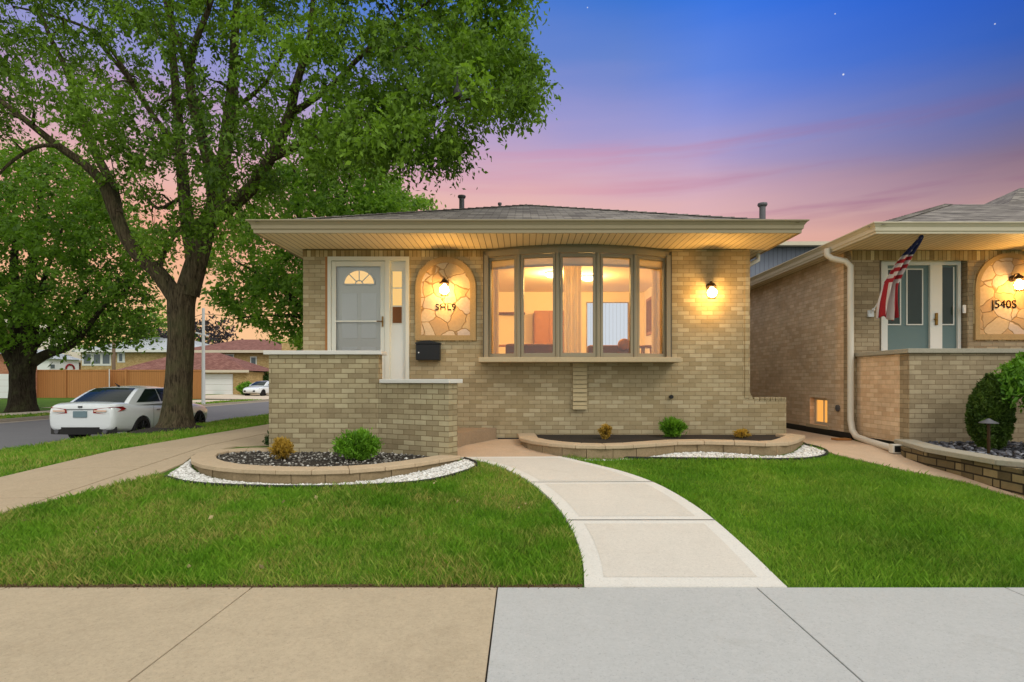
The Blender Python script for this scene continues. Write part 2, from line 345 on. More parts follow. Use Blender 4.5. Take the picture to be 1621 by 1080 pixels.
class B:
    """collects shapes into one bmesh"""
    def __init__(s): s.bm = bmesh.new(); s.mi = 0
    def face(s, pts):
        vs = [s.bm.verts.new(p) for p in pts]
        try: f = s.bm.faces.new(vs); f.material_index = s.mi; return f
        except ValueError: return None
    def hexa(s, a, bevel=0):
        """8 points: bottom 4 ccw, top 4 ccw"""
        v = [s.bm.verts.new(p) for p in a]; fs = []
        for idx in ((3,2,1,0), (4,5,6,7), (0,1,5,4), (1,2,6,5), (2,3,7,6), (3,0,4,7)):
            f = s.bm.faces.new([v[i] for i in idx]); f.material_index = s.mi; fs.append(f)
        if bevel:
            es = list({e for f in fs for e in f.edges})
            bmesh.ops.bevel(s.bm, geom=es, offset=bevel, segments=2, affect='EDGES', profile=.5)
        return s
    def box(s, x0, x1, y0, y1, z0, z1, bevel=0):
        if x0 > x1: x0, x1 = x1, x0
        if y0 > y1: y0, y1 = y1, y0
        return s.hexa([(x0,y0,z0),(x1,y0,z0),(x1,y1,z0),(x0,y1,z0),(x0,y0,z1),(x1,y0,z1),(x1,y1,z1),(x0,y1,z1)], bevel)
    def seg(s, a, b, w, z0, z1, bevel=0):
        """wall piece from a to b (xy), thickness w to the left of a->b"""
        a = Vector(a[:2]); b = Vector(b[:2]); d = (b-a).normalized(); n = Vector((-d.y, d.x))*w
        P = [a, b, b+n, a+n]
        return s.hexa([(p.x, p.y, z0) for p in P]+[(p.x, p.y, z1) for p in P], bevel)
    def prism(s, poly, axis, d0, d1):
        """poly in 2D extruded: axis 'y' -> (x,z), 'x' -> (y,z), 'z' -> (x,y)"""
        def P(p, d): return {'y': (p[0], d, p[1]), 'x': (d, p[0], p[1]), 'z': (p[0], p[1], d)}[axis]
        n = len(poly); a = [s.bm.verts.new(P(p, d0)) for p in poly]; b = [s.bm.verts.new(P(p, d1)) for p in poly]
        fs = [s.bm.faces.new(a), s.bm.faces.new(b[::-1])]
        for i in range(n): fs.append(s.bm.faces.new([a[i], b[i], b[(i+1) % n], a[(i+1) % n]]))
        for f in fs: f.material_index = s.mi
        return s
    def tube(s, pts, rad, n=10, cap=True):
        pts = [Vector(p) for p in pts]; rings = []
        if not hasattr(rad, '__len__'): rad = [rad]*len(pts)
        up = Vector((0, 0, 1)); prev = None
        for i, p in enumerate(pts):
            d = (pts[min(i+1, len(pts)-1)]-pts[max(i-1, 0)])
            d = d.normalized() if d.length > 1e-9 else up
            if prev is None:
                a = d.cross(Vector((0, 1, 0)) if abs(d.y) < .9 else Vector((1, 0, 0))).normalized()
            else: a = (prev - d*prev.dot(d)); a = a.normalized() if a.length > 1e-6 else d.orthogonal().normalized()
            prev = a; b = d.cross(a)
            rings.append([s.bm.verts.new(p+(a*math.cos(2*math.pi*k/n)+b*math.sin(2*math.pi*k/n))*rad[i]) for k in range(n)])
        for i in range(len(rings)-1):
            for k in range(n):
                f = s.bm.faces.new([rings[i][k], rings[i][(k+1) % n], rings[i+1][(k+1) % n], rings[i+1][k]]); f.material_index = s.mi
        if cap:
            for r_ in (rings[0][::-1], rings[-1]):
                f = s.bm.faces.new(r_); f.material_index = s.mi
        return s
    def lathe(s, prof, c=(0, 0, 0), n=20, axis='z'):
        rings = []
        for r, h in prof:
            ring = []
            for k in range(n):
                a = 2*math.pi*k/n; u, v = r*math.cos(a), r*math.sin(a)
                p = {'z': (u, v, h), 'x': (h, u, v), 'y': (u, h, v)}[axis]
                ring.append(s.bm.verts.new((c[0]+p[0], c[1]+p[1], c[2]+p[2])))
            rings.append(ring)
        for i in range(len(rings)-1):
            for k in range(n):
                f = s.bm.faces.new([rings[i][k], rings[i][(k+1) % n], rings[i+1][(k+1) % n], rings[i+1][k]]); f.material_index = s.mi
        f = s.bm.faces.new(rings[0][::-1]); f.material_index = s.mi; f = s.bm.faces.new(rings[-1]); f.material_index = s.mi
        return s
    def sphere(s, c, r, sub=2, sz=(1, 1, 1)):
        mtx = Matrix.Translation(c) @ Matrix.Diagonal((sz[0], sz[1], sz[2], 1))
        res = bmesh.ops.create_icosphere(s.bm, subdivisions=sub, radius=r, matrix=mtx)
        for v in res['verts']:
            for f in v.link_faces: f.material_index = s.mi
        return s
    def mesh(s, name='mesh', recalc=True):
        if recalc: bmesh.ops.recalc_face_normals(s.bm, faces=s.bm.faces)
        me = bpy.data.meshes.new(name); s.bm.to_mesh(me); s.bm.free(); me.update(); set_uv(me); return me
    def build(s, name, mats, parent=None, smooth=False, recalc=True):
        me = s.mesh(name, recalc); o = link(name, me, mats, parent, False)
        if smooth:
            me.polygons.foreach_set('use_smooth', [True]*len(me.polygons))
            try: me.set_sharp_from_angle(angle=R(35))
            except Exception: pass
        return o
def P3(px, py, Y): return Vector(((px-828)*Y/900, Y, 1.6+(603-py)*Y/900))
# terrain height
def gz(x, y):
    b = min(max(.2+.07*(y-3.85), .2), .56)
    if x > -5: return b
    if x > -9.86: f = (-5-x)/4.86; return b*(1-f)+.29*f
    if x > -20.145: return -.06
    f = min(max((-x-24)/6, 0), 1); return .13+.16*f*min(max((y-20)/15, 0), 1)
def G(px, py, off=0.):
    z = .3
    for _ in range(30):
        Y = 900*(1.6-z-off)/max(py-603, 1); z = gz((px-828)*Y/900, Y)
    return ((px-828)*Y/900, Y)
def GZ(px, py, z):
    Y = 900*(1.6-z)/(py-603); return ((px-828)*Y/900, Y)
def npmesh(name, verts, nper):
    """verts (N*nper,3) -> polygons of nper verts each"""
    nv = len(verts); nf = nv//nper; me = bpy.data.meshes.new(name)
    me.vertices.add(nv); me.vertices.foreach_set('co', np.ascontiguousarray(verts, dtype=np.float32).ravel())
    me.loops.add(nv); me.loops.foreach_set('vertex_index', np.arange(nv, dtype=np.int32))
    me.polygons.add(nf); me.polygons.foreach_set('loop_start', np.arange(0, nv, nper, dtype=np.int32))
    try: me.polygons.foreach_set('loop_total', np.full(nf, nper, dtype=np.int32))
    except Exception: pass
    me.update(calc_edges=True); return me
def unit(a): return a/np.maximum(np.linalg.norm(a, axis=1, keepdims=True), 1e-9)
def leaves(name, C, L, Wd, mat, parent=None, droop=.4, outward=None):
    n = len(C); d = rng.normal(size=(n, 3)); d[:, 2] -= droop
    if outward is not None: d += outward
    d = unit(d); nn = rng.normal(size=(n, 3)); nn[:, 2] += .8; b = unit(np.cross(d, nn))
    s = np.clip(rng.lognormal(0, .32, (n, 1)), .5, 1.9); L_ = L*s; W_ = Wd*s
    v = np.empty((n, 4, 3)); v[:, 0] = C-d*L_*.5; v[:, 1] = C+b*W_*.5-d*L_*.05; v[:, 2] = C+d*L_*.5; v[:, 3] = C-b*W_*.5-d*L_*.05
    me = npmesh(name, v.reshape(-1, 3), 4)
    return link(name, me, mat, parent)
def inpoly(P, poly):
    x, y = P[:, 0], P[:, 1]; r = np.zeros(len(P), bool); n = len(poly); j = n-1
    for i in range(n):
        xi, yi = poly[i]; xj, yj = poly[j]
        c = ((yi > y) != (yj > y)) & (x < (xj-xi)*(y-yi)/((yj-yi) if yj != yi else 1e-9)+xi)
        r ^= c; j = i
    return r
def drape(name, poly, mat, off=.02, thick=.1, step=.6, joints=(), kind='structure', parent=None, gap=.008):
    bm = bmesh.new(); f = bm.faces.new([bm.verts.new((p[0], p[1], 0)) for p in poly]); f.normal_update()
    if f.normal.z < 0: f.normal_flip()
    ys = [p[1] for p in poly]; xs = [p[0] for p in poly]
    def cut(co, no): bmesh.ops.bisect_plane(bm, geom=bm.faces[:]+bm.edges[:]+bm.verts[:], plane_co=co, plane_no=no)
    cuts = [3.85, 9.0-.0]+list(np.arange(math.floor(min(ys)), min(max(ys), 14), step))
    for y in cuts:
        if min(ys) < y < max(ys): cut((0, y+1e-4, 0), (0, 1, 0))
    for x in (-5, -9.86):
        if min(xs) < x < max(xs): cut((x, 0, 0), (1, 0, 0))
    for v in bm.verts: v.co.z = gz(v.co.x, v.co.y)+off
    if thick:
        ret = bmesh.ops.extrude_face_region(bm, geom=bm.faces[:])
        for v in [e for e in ret['geom'] if isinstance(e, bmesh.types.BMVert)]: v.co.z += 0
        top = [e for e in ret['geom'] if isinstance(e, bmesh.types.BMVert)]
        tset = set(top)
        for v in bm.verts:
            if v not in tset: v.co.z -= thick
    bmesh.ops.recalc_face_normals(bm, faces=bm.faces)
    me = bpy.data.meshes.new(name); bm.to_mesh(me); bm.free(); set_uv(me)
    o = link(name, me, mat, parent)
    if kind: o['kind'] = kind
    return o
def resample(pts, step):
    pts = [Vector(p[:2]) for p in pts]; L = [0]
    for a, b in zip(pts, pts[1:]): L.append(L[-1]+(b-a).length)
    n = max(1, round(L[-1]/step)); out = []
    for k in range(n+1):
        s = L[-1]*k/n; i = max(j for j in range(len(L)) if L[j] <= s+1e-9); i = min(i, len(pts)-2)
        f = (s-L[i])/max(L[i+1]-L[i], 1e-9); out.append(pts[i].lerp(pts[i+1], f))
    return out
def smooth(pts, it=2):
    pts = [Vector(p[:2]) for p in pts]
    for _ in range(it):
        q = [pts[0]]
        for a, b in zip(pts, pts[1:]): q += [a.lerp(b, .25), a.lerp(b, .75)]
        q.append(pts[-1]); pts = q
    return pts
def ring_wall(b, pts, seglen, w, z0f, z1, gap=.006, bevel=0, jitter=0., phase=0.):
    """stones along a path; material to the left side of travel"""
    P = resample(pts, seglen)
    if phase:
        fine_ = resample(pts, seglen*.5); P = [fine_[0]]+fine_[1::2]+([fine_[-1]] if (len(fine_)-1) % 2 == 0 else [])
    N = []
    for i in range(len(P)):
        d = (P[min(i+1, len(P)-1)]-P[max(i-1, 0)]).normalized(); N.append(Vector((-d.y, d.x)))
    for i in range(len(P)-1):
        if (P[i+1]-P[i]).length < .03: continue
        g = (P[i+1]-P[i]).normalized()*gap*.5; j = random.uniform(-jitter, jitter)
        a, c = P[i]+g+N[i]*j, P[i+1]-g+N[i+1]*j; a2, c2 = P[i]+g+N[i]*w, P[i+1]-g+N[i+1]*w
        z0a, z0c = z0f(a.x, a.y), z0f(c.x, c.y)
        b.hexa([(a.x,a.y,z0a),(c.x,c.y,z0c),(c2.x,c2.y,z0c),(a2.x,a2.y,z0a),(a.x,a.y,z1),(c.x,c.y,z1),(c2.x,c2.y,z1),(a2.x,a2.y,z1)], bevel)

# ================================================================== ground, street, paving
xs = [-600,-200,-100,-60,-40,-34,-30,-27,-24,-22,-20.15,-20.14,-9.865,-9.855,-8.8,-7.5,-6.3,-5,-4,-2,0,2,4,6,8,12,20,60,200,600]
ys = [-60,-20,-5,0,3.85,5,6,7,8,8.6,9,9.4,12,16,20,24,28,32,36,45,60,90,150,300,1200]
bm = bmesh.new(); gr = [[bm.verts.new((x, y, gz(x, y))) for x in xs] for y in ys]
for j in range(len(ys)-1):
    for i in range(len(xs)-1): bm.faces.new([gr[j][i], gr[j][i+1], gr[j+1][i+1], gr[j+1][i]])
me = bpy.data.meshes.new('ground'); bm.to_mesh(me); bm.free(); set_uv(me)
link('ground', me, 'turf')['kind'] = 'structure'
b = B(); b.box(-20.0, -10.02, -60, 500, -.2, 0.); b.build('street', 'asphalt')['kind'] = 'structure'
b = B()
for (x0, x1, z) in ((-10.02, -9.86, .14), (-20.17, -20.0, .13)):
    for k in range(-10, 60): b.box(x0, x1, k*3, k*3+2.99, -.15, z)
for k in range(-10, 60): b.box(-19.99, -19.6, k*3, k*3+2.99, -.15, .006)
b.build('kerb', 'kerb')['kind'] = 'structure'
# front public sidewalk: beige slabs to the left, newer grey slabs to the right
def slab_row(name, x_edges, y0, y1, mat, gap=.009):
    b = B()
    for a, c in zip(x_edges, x_edges[1:]): b.box(a+gap/2, c-gap/2, y0, y1, .08, .22, .004)
    b.build(name, mat)['kind'] = 'structure'
slab_row('front_sidewalk', [-.172-1.64*k for k in range(9, -1, -1)], 1.95, 3.80, 'beigewalk')
slab_row('front_sidewalk_grey', [-.172, 1.56]+[1.56+1.66*k for k in range(1, 9)], 1.95, 3.80, 'greywalk')
# curved front walk
Lw = [G(*p, .02) for p in ((925,929),(924,890),(912,850),(893,815),(870,788),(840,763),(805,744),(770,732),(728,724))]
Rw = [G(*p, .02) for p in ((1245,929),(1180,866),(1124,817),(1080,787),(1035,763),(985,746),(940,735),(905,727),(887,723))]
Lw[0] = (Lw[0][0], 3.80); Rw[0] = (Rw[0][0], 3.80)
Lw = smooth(Lw, 2); Rw = smooth(Rw, 2)
o_ = drape('front_walk', [tuple(p) for p in Rw]+[tuple(p) for p in Lw[::-1]], 'walk', .025, .1, .35)
def walk_panel(t0, t1, ins=.135):
    def at(C, t): 
        P = resample(C, .02); return P[min(int(t*(len(P)-1)), len(P)-1)]
    l = []; r = []
    for k in range(9):
        t = t0+(t1-t0)*k/8; a = at(Lw, t); c = at(Rw, t); d = (c-a).normalized(); l.append(a+d*ins); r.append(c-d*ins)
    return [tuple(p) for p in r]+[tuple(p) for p in l[::-1]]
for (t0, t1) in ((.035, .285), (.335, .60), (.635, .97)):
    drape('walk_panel', walk_panel(t0, t1), 'walkin', .0268, 0, .35)
def joint(t):
    def at(C):
        P = resample(C, .02); return P[int(t*(len(P)-1))]
    a, c = at(Lw), at(Rw); d = (c-a).normalized(); n = Vector((-d.y, d.x))*.006
    drape('walk_joint', [tuple(a-n), tuple(c-n), tuple(c+n), tuple(a+n)], 'edging', .0305, 0, .3)
joint(.31); joint(.617)
drape('entry_slab', [G(887,723.3,.02), G(728,724.3,.02), G(716,716,.02), (-1.1,8.3), (-1.0,9.0), (-.52,9.98), (.1,9.98), (.35,9.3), G(830,709,.02)], 'pinkwalk', .021, .1, .5)
# side sidewalk along the street, with a wider apron by the house
b = B()
for k in range(-3, 40):
    y0, y1 = k*1.5, k*1.5+1.488
    za = [gz(-6.5, y0), gz(-5.0, y0), gz(-5.0, y1), gz(-6.5, y1)]
    pts = [(-6.5, y0), (-5.0, y0), (-5.0, y1), (-6.5, y1)]
    if y0 < 3.85 < y1: za = [.23]*4
    b.hexa([(x, y, z-.08) for (x, y), z in zip(pts, za)]+[(x, y, z+.02) for (x, y), z in zip(pts, za)])
b.build('side_sidewalk', 'sidewalk')['kind'] = 'structure'
drape('side_apron', [(-4.985,5.6),(-4.72,6.4),(-4.55,7.1),(-4.6,7.7),(-4.8,8.3),(-4.5,8.95),(-3.9,9.1),(-3.9,26),(-4.985,26)], 'sidewalk', .018, .1, .6)
# passage between the houses, running out past the neighbour's bed
drape('side_passage', [(4.75,25),(4.72,9.6),(4.55,9.0)]+[G(1320,718,.02), G(1431,744,.02), G(1524,761,.02), G(1576,776.5,.02), (5.35,5.2), (5.5,3.8), (6.6,3.8), (6.2,5.6), (5.95,6.6)]+[G(1598,760,.02), G(1500,738,.02), G(1440,725,.02), (5.62,8.8),(5.70,9.9),(5.70,25)], 'pinkwalk', .018, .1, .6)
# paving across the street
drape('driveway', [(-21.6,30.5),(-60,30.5),(-60,43.5),(-24,43.5),(-21.6,43.5)], 'farconc', .02, 0)
drape('driveway_apron', [(-20.2,44.2),(-20.2,60),(-32,60),(-32,44.2)], 'farconc', .02, 0)
drape('far_path', [(-21.6,-10),(-23.2,-10),(-23.2,30.4),(-21.6,30.4)], 'farconc', .02, 0)

# ================================================================== the main house
H = empty('brick_house', (0, 10, .5), 'single-storey cream brick house with lit bow window and low hip roof, centre of photo', 'house')
b = B()
F0, F1 = 10.0, 10.25
for (x0, x1, z0, z1) in ((-3.87,-3.43,.2,3.91), (-3.43,-2.0,.2,1.45), (-3.43,-2.0,3.78,3.91), (-2.0,-.68,.2,3.91), (-.68,2.58,.2,1.92), (-.68,2.58,3.86,3.91), (2.58,3.98,.2,3.91)):
    b.box(x0, x1, F0, F1, z0, z1)
b.box(-3.87, -3.62, F1, 26, .2, 3.91); b.box(3.73, 3.98, F1, 26, .2, 3.91); b.box(-3.62, 3.73, 25.75, 26, .2, 3.91)
wall = b.build('wall', 'brick', H)
b = B(); b.box(-3.873, -.69, 9.994, 10.02, 3.782, 3.905); b.build('soldier_course', 'soldier', wall)
# thin vertical edge bead at the right corner
b = B(); b.box(3.90, 3.985, 9.985, 10.1, 1.3, 3.9); b.build('corner_pier', 'brick', wall)
# low wing wall stepping out to the right
b = B(); b.box(3.98, 4.63, 10.004, 10.22, .2, 1.24)
b.prism([(3.98,1.24),(4.12,1.24),(4.05,1.28),(4.0,1.38),(3.98,1.5)], 'y', 10.004, 10.22); b.build('wing_wall', 'brick', H)
b = B()
for k in range(6): b.box(4.07+k*.095, 4.07+k*.095+.085, 10.0, 10.23, 1.243, 1.31, .004)
b.build('brick_coping', 'brick_near', H)
# interior shell
b = B()
b.box(-3.60, 3.1, 14.6, 14.7, 1.45, 3.88); b.box(3.1, 3.2, 10.25, 14.6, 1.45, 3.88); b.box(-3.61, -3.57, 10.25, 14.6, 1.45, 3.88)
b.box(-1.95, -1.85, 10.26, 12.5, 1.45, 3.88)
b.build('interior_wall', 'inwall', H)
b = B(); b.box(-3.62, 3.2, 10.25, 14.7, 3.88, 3.9); b.build('ceiling', 'inceil', H)
b = B(); b.box(-3.62, 3.2, 10.25, 14.7, 1.40, 1.45); b.build('floor', 'infloor', H)
# roof
ex0, ex1, ey0, ey1 = -4.20, 4.34, 8.86, 26.4; ez = 4.07; sl = .372
mx = (ex0+ex1)/2; hw = (ex1-ex0)/2; rz = ez+hw*sl
b = B()
A = (ex0, ey0, ez); B1 = (ex1, ey0, ez); C1 = (ex1, ey1, ez); D1 = (ex0, ey1, ez); E = (mx, ey0+hw, rz); F = (mx, ey1-hw, rz)
b.face([A, B1, E]); b.face([B1, C1, F, E]); b.face([C1, D1, F]); b.face([D1, A, E, F])
for p, q in ((A, B1), (B1, C1), (C1, D1), (D1, A)): b.face([p, q, (q[0], q[1], q[2]-.03), (p[0], p[1], p[2]-.03)])
b.face([(p[0], p[1], p[2]-.03) for p in (A, B1, C1, D1)])
roof = b.build('roof', 'shingle', H)
b = B()   # hip and ridge cap shingles
def caps(p, q):
    p, q = Vector(p), Vector(q); n = int((q-p).length/.22); d = (q-p)/n; s_ = Vector((d.y, -d.x, 0)).normalized()*.13
    for k in range(n):
        a = p+d*k+Vector((0, 0, .012)); c = p+d*(k+1.15)+Vector((0, 0, .006))
        dn = Vector((0, 0, -.028))
        b.face([a-s_+dn, a+Vector((0, 0, .014)), c+Vector((0, 0, .004)), c-s_+dn]); b.face([a+Vector((0, 0, .014)), a+s_+dn, c+s_+dn, c+Vector((0, 0, .004))])
        b.face([a-s_+dn, a+s_+dn, a+Vector((0, 0, .014))])
caps(A, E); caps(B1, E); caps(E, F)
b.build('ridge_cap', 'shingle', roof, recalc=False)
b = B(); b.box(ex0+.02, ex1-.02, ey0+.04, 9.98, 3.915, 3.94); b.box(ex0+.02, -3.87, 9.98, 26.3, 3.915, 3.94); b.box(3.98, ex1-.02, 9.98, 26.3, 3.915, 3.94)
b.build('soffit', 'soffit', H)
# gutter: flared K profile all round
def gutter(b, path, prof):
    """prof (out, z); path list of (x,y,nx,ny) mitred corners"""
    rings = [[(x+nx*o_, y+ny*o_, z) for o_, z in prof] for x, y, nx, ny in path]
    for i in range(len(rings)-1):
        for k in range(len(prof)): 
            k2 = (k+1) % len(prof); b.face([rings[i][k], rings[i+1][k], rings[i+1][k2], rings[i][k2]])
    b.face(rings[0]); b.face(rings[-1][::-1])
gp = [(-.03,3.905),(.0,3.905),(.004,3.955),(.022,3.968),(.03,4.02),(.058,4.06),(.085,4.078),(.085,4.094),(.07,4.094),(.065,4.07),(.0,4.05),(-.03,4.05)]
gx0, gx1, gy = ex0, ex1, ey0
b = B(); gutter(b, [(gx0, 26.4, -1, 0), (gx0, gy, -1, -1), (gx1, gy, 1, -1), (gx1, 26.4, 1, 0)], gp)
b.build('gutter', 'fascia', H)
# small downspout elbow tucked under the right eave
b = B(); b.tube([(4.28,10.35,3.95),(4.28,10.35,3.80),(4.10,10.35,3.70),(4.04,10.35,3.62),(4.04,10.35,.7)], .04, 8)
b.build('downspout', 'pipe', H, True)
# roof vents
def vent(x, y, z0, z1, r, label, hood=True):
    b = B(); pr = [(r, z0), (r, z1-.06)]
    if hood: pr += [(r*1.35, z1-.055), (r*1.6, z1-.03), (r*1.5, z1-.005), (r*.9, z1)]
    else: pr += [(r, z1)]
    b.lathe([(r*1.5, z0), (r*1.45, z0+.03)]+pr, (x, y, 0), 14)
    return tag(b.build('roof_vent', 'galv', None, True), label, 'vent', 'metal vent pipes on the roof')
vent(-1.31, 12.15, 4.95, 5.56, .055, 'hooded dark vent pipe on the roof left of the peak, tallest of three')
vent(-.52, 12.7, 5.2, 5.58, .028, 'thin short vent pipe close to the roof peak')
vent(4.0, 9.5, 4.05, 4.57, .05, 'hooded vent pipe near the right end of the main roof')
# ---- bow window
BW = [(-.66, 10.02), (-.076, 9.77), (.589, 9.64), (1.275, 9.64), (1.93, 9.77), (2.56, 10.02)]
zs, zt = 2.0, 3.80
bow = empty('bow_window', (0.95, 10, 2.0)); bow.parent = H; bow.location = (0.95, 0, 1.5)
bowc = H.location+bow.location
def boxat(b, a, c, s0, s1, d0, d1, z0, z1, bevel=0):
    """along a->c by metres s0..s1, depth d0..d1 (positive = inward)"""
    a = Vector(a); c = Vector(c); d = (c-a).normalized(); n = Vector((-d.y, d.x))
    P = [a+d*s0+n*d0, a+d*s1+n*d0, a+d*s1+n*d1, a+d*s0+n*d1]
    b.hexa([(p.x, p.y, z0) for p in P]+[(p.x, p.y, z1) for p in P], bevel)
b = B()
for i, p in enumerate(BW):
    w_ = .045
    if i in (0, 5): b.box(p[0]-.02 if i == 0 else p[0]-.05, p[0]+.05 if i == 0 else p[0]+.02, 9.93, 10.12, zs, zt)
    else: b.tube([(p[0], p[1]+.03, zs), (p[0], p[1]+.03, zt)], .042, 8)
b.build('mullion', 'taupe', bow)
b = B(); b.prism([(p[0], p[1]) for p in BW]+[(2.56, 10.10), (-.66, 10.10)], 'z', zt+.002, 3.912)
b.prism([(BW[0][0]-.02, BW[0][1]-.05)]+[(p[0], p[1]-.035) for p in BW[1:5]]+[(BW[5][0]+.02, BW[5][1]-.05)]+[(p[0], p[1]-.002) for p in BW[::-1]], 'z', zt-.03, 3.86)
b.build('window_header', 'taupe', bow)
for i in range(5):
    a, c = BW[i], BW[i+1]; L_ = (Vector(c)-Vector(a)).length; e0 = .043 if i else .055; e1 = L_-(.043 if i < 4 else .055)
    b = B(); fw = .043
    boxat(b, a, c, e0, e0+fw, 0, .06, zs+.005, zt-.033, .003); boxat(b, a, c, e1-fw, e1, 0, .06, zs+.005, zt-.033, .003)
    boxat(b, a, c, e0+fw, e1-fw, 0, .06, zs+.005, zs+.075, .003); boxat(b, a, c, e0+fw, e1-fw, 0, .06, zt-.095, zt-.033, .003)
    sash = b.build('sash', 'taupe', bow)
    b = B(); boxat(b, a, c, e0+fw, e1-fw, .03, .036, zs+.075, zt-.095); b.build('pane', 'glass', sash)
    b = B(); boxat(b, a, c, e0+fw-.01, e1-fw+.01, .09, .13, zt-.20, zt-.06)
    for k in range(3): boxat(b, a, c, e0+fw-.01, e1-fw+.01, .08, .135, zt-.205-.012*k, zt-.200-.012*k+.004)
    b.build('blind', 'curtain', sash)
b = B(); b.box(-.75, 2.66, 9.545, 10.003, 1.915, 2.0, .008); b.build('window_sill', 'sill', bow)
for x0_, x1_ in ((-.70, -.682), (2.582, 2.60)):
    b = B(); b.box(x0_, x1_, 9.93, 9.999, 2.0, 3.86); b.build('jamb', 'taupe_dark', bow)
# brick corbel pilaster under the sill
b = B(); z = 1.91
for k in range(11):
    pr = (.075, .05)[k % 2]; b.box(.872, 1.118, 10-pr, 10.0-.001, z-.066, z, .003); z -= .0745
b.build('corbel', 'corbel', H)
# arched stone panel
def arch_poly(cx, cz, r, zb, n=24): return [(cx-r, zb)]+[(cx-r*math.cos(math.pi*k/n), cz+r*math.sin(math.pi*k/n)) for k in range(n+1)]+[(cx+r, zb)]
def arch_panel(parent, cx, cz, ro, ri, zbo, zbi, y):
    b = B(); O = arch_poly(cx, cz, ro, zbo); I = arch_poly(cx, cz, ri, zbi); n = len(O)
    yf, yb = y-.035, y-.002
    for i in range(n):
        j = (i+1) % n
        b.face([(O[i][0], yf, O[i][1]), (O[j][0], yf, O[j][1]), (I[j][0], yf, I[j][1]), (I[i][0], yf, I[i][1])])
        b.face([(O[i][0], yb, O[i][1]), (O[j][0], yb, O[j][1]), (O[j][0], yf, O[j][1]), (O[i][0], yf, O[i][1])])
        b.face([(I[i][0], yb, I[i][1]), (I[j][0], yb, I[j][1]), (I[j][0], yf, I[j][1]), (I[i][0], yf, I[i][1])])
    tr_ = b.build('arch_trim', 'niche', parent)
    b = B(); b.prism(arch_poly(cx, cz, ro+.018, zbo-.018), 'y', y-.008, y-.001); b.build('arch_outline', 'soldier', tr_)  # narrow brick border showing just outside the arch trim
    b = B(); b.prism(I, 'y', y-.014, y-.0085); b.build('flagstone_panel', 'flagstone', tr_)
arch_panel(H, -1.36, 3.244, .53, .43, 2.31, 2.40, 10.0)
def text(name, s, loc, size, mat, parent, extr=.006, rz=0, kern=1.0):
    cu = bpy.data.curves.new(name, 'FONT'); cu.body = s; cu.size = size; cu.extrude = extr; cu.align_x = 'CENTER'; cu.space_character = kern
    to = bpy.data.objects.new(name, cu); COL.objects.link(to); to.rotation_euler = (R(90), 0, rz); to.location = loc
    bpy.context.view_layer.update(); me = bpy.data.meshes.new_from_object(to.evaluated_get(bpy.context.evaluated_depsgraph_get())); me.transform(to.matrix_world)
    bpy.data.objects.remove(to); me.materials.clear(); set_uv(me) if not me.uv_layers else None
    return link(name, me, mat, parent)
text('house_number', 'SHL9', (-1.36, 9.980, 2.845), .155, 'numeral', H, .004, kern=1.12)
# door assembly
D = empty('front_door', (0, 0, 0)); D.parent = H; D.location = (-2.7, 0, .95)
b = B()   # casing
b.box(-3.43,-3.37,9.97,10.12,1.45,3.78); b.box(-3.37,-2.0,9.97,10.12,3.71,3.78); b.box(-2.06,-2.0,9.97,10.12,1.45,3.71); b.box(-2.42,-2.34,9.965,10.12,1.45,3.71)
b.build('door_casing', 'whitegrey', D)
b = B(); b.box(-3.475,-3.435,9.985,10.0-.001,1.45,3.78); b.build('lit_edge_strip', 'tanwood', D)  # orange strip added in place of the lit brick edge beside the frame
b = B()   # storm door frame
b.box(-3.365,-3.285,9.98,10.01,1.47,3.70,.004); b.box(-2.505,-2.425,9.98,10.01,1.47,3.70,.004); b.box(-3.285,-2.505,9.98,10.01,3.61,3.70,.004)
b.box(-3.285,-2.505,9.98,10.01,1.47,1.60,.004); b.box(-3.285,-2.505,9.985,10.005,2.635,2.66)
sd_ = b.build('storm_door', 'whitegrey', D)
b = B(); b.box(-3.285,-2.505,9.99,9.996,1.6,3.61); b.build('pane', 'glass', sd_)
b = B()
# inner door: slab with fan light opening & raised panels
cx, cz, r = -2.895, 3.305, .275
b.box(-3.36,-2.43,10.06,10.10,1.46,3.70)
b.build('door_leaf', 'whitegrey', D)
b = B()
for (x0, x1, z0, z1) in ((-3.2,-2.93,2.35,3.15),(-2.86,-2.59,2.35,3.15),(-3.2,-2.93,1.62,2.2),(-2.86,-2.59,1.62,2.2)):
    b.box(x0, x1, 10.05, 10.059, z0, z1, .004)
b.build('door_panel', 'white', D)
b = B(); n = 16; fan = [(cx-r*math.cos(math.pi*k/n), cz+r*.93*math.sin(math.pi*k/n)) for k in range(n+1)]
b.prism(fan, 'y', 10.052, 10.058); fl = b.build('fan_light', 'fanglow', D)
b = B()
for a_ in (45, 90, 135):
    d = Vector((math.cos(R(a_)), 0, math.sin(R(a_)))); p = Vector((cx, 10.046, cz)); b.tube([p+d*.05, p+d*r*.95], .009, 6)
b.tube([(cx-r*math.cos(math.pi*k/n), 10.047, cz+r*.93*math.sin(math.pi*k/n)) for k in range(n+1)], .014, 6)
b.tube([(cx-r, 10.047, cz), (cx+r, 10.047, cz)], .014, 6)
b.tube([(cx-.07*math.cos(math.pi*k/8), 10.046, cz+.07*math.sin(math.pi*k/8)) for k in range(9)], .009, 6)
b.build('glazing_bar', 'white', fl)
b = B(); b.box(-2.475,-2.45,9.955,9.98,2.55,2.73,.004); b.tube([(-2.46,9.945,2.64),(-2.56,9.94,2.645)], .009, 8); b.build('door_handle', 'brass', D)
b = B(); b.box(-2.34,-2.06,10.04,10.10,1.45,3.71); b.build('sidelight', 'white', D)
b = B(); b.box(-2.315,-2.125,10.032,10.039,2.60,3.55); sl_ = b.build('sidelight_frame', 'whitegrey', D)
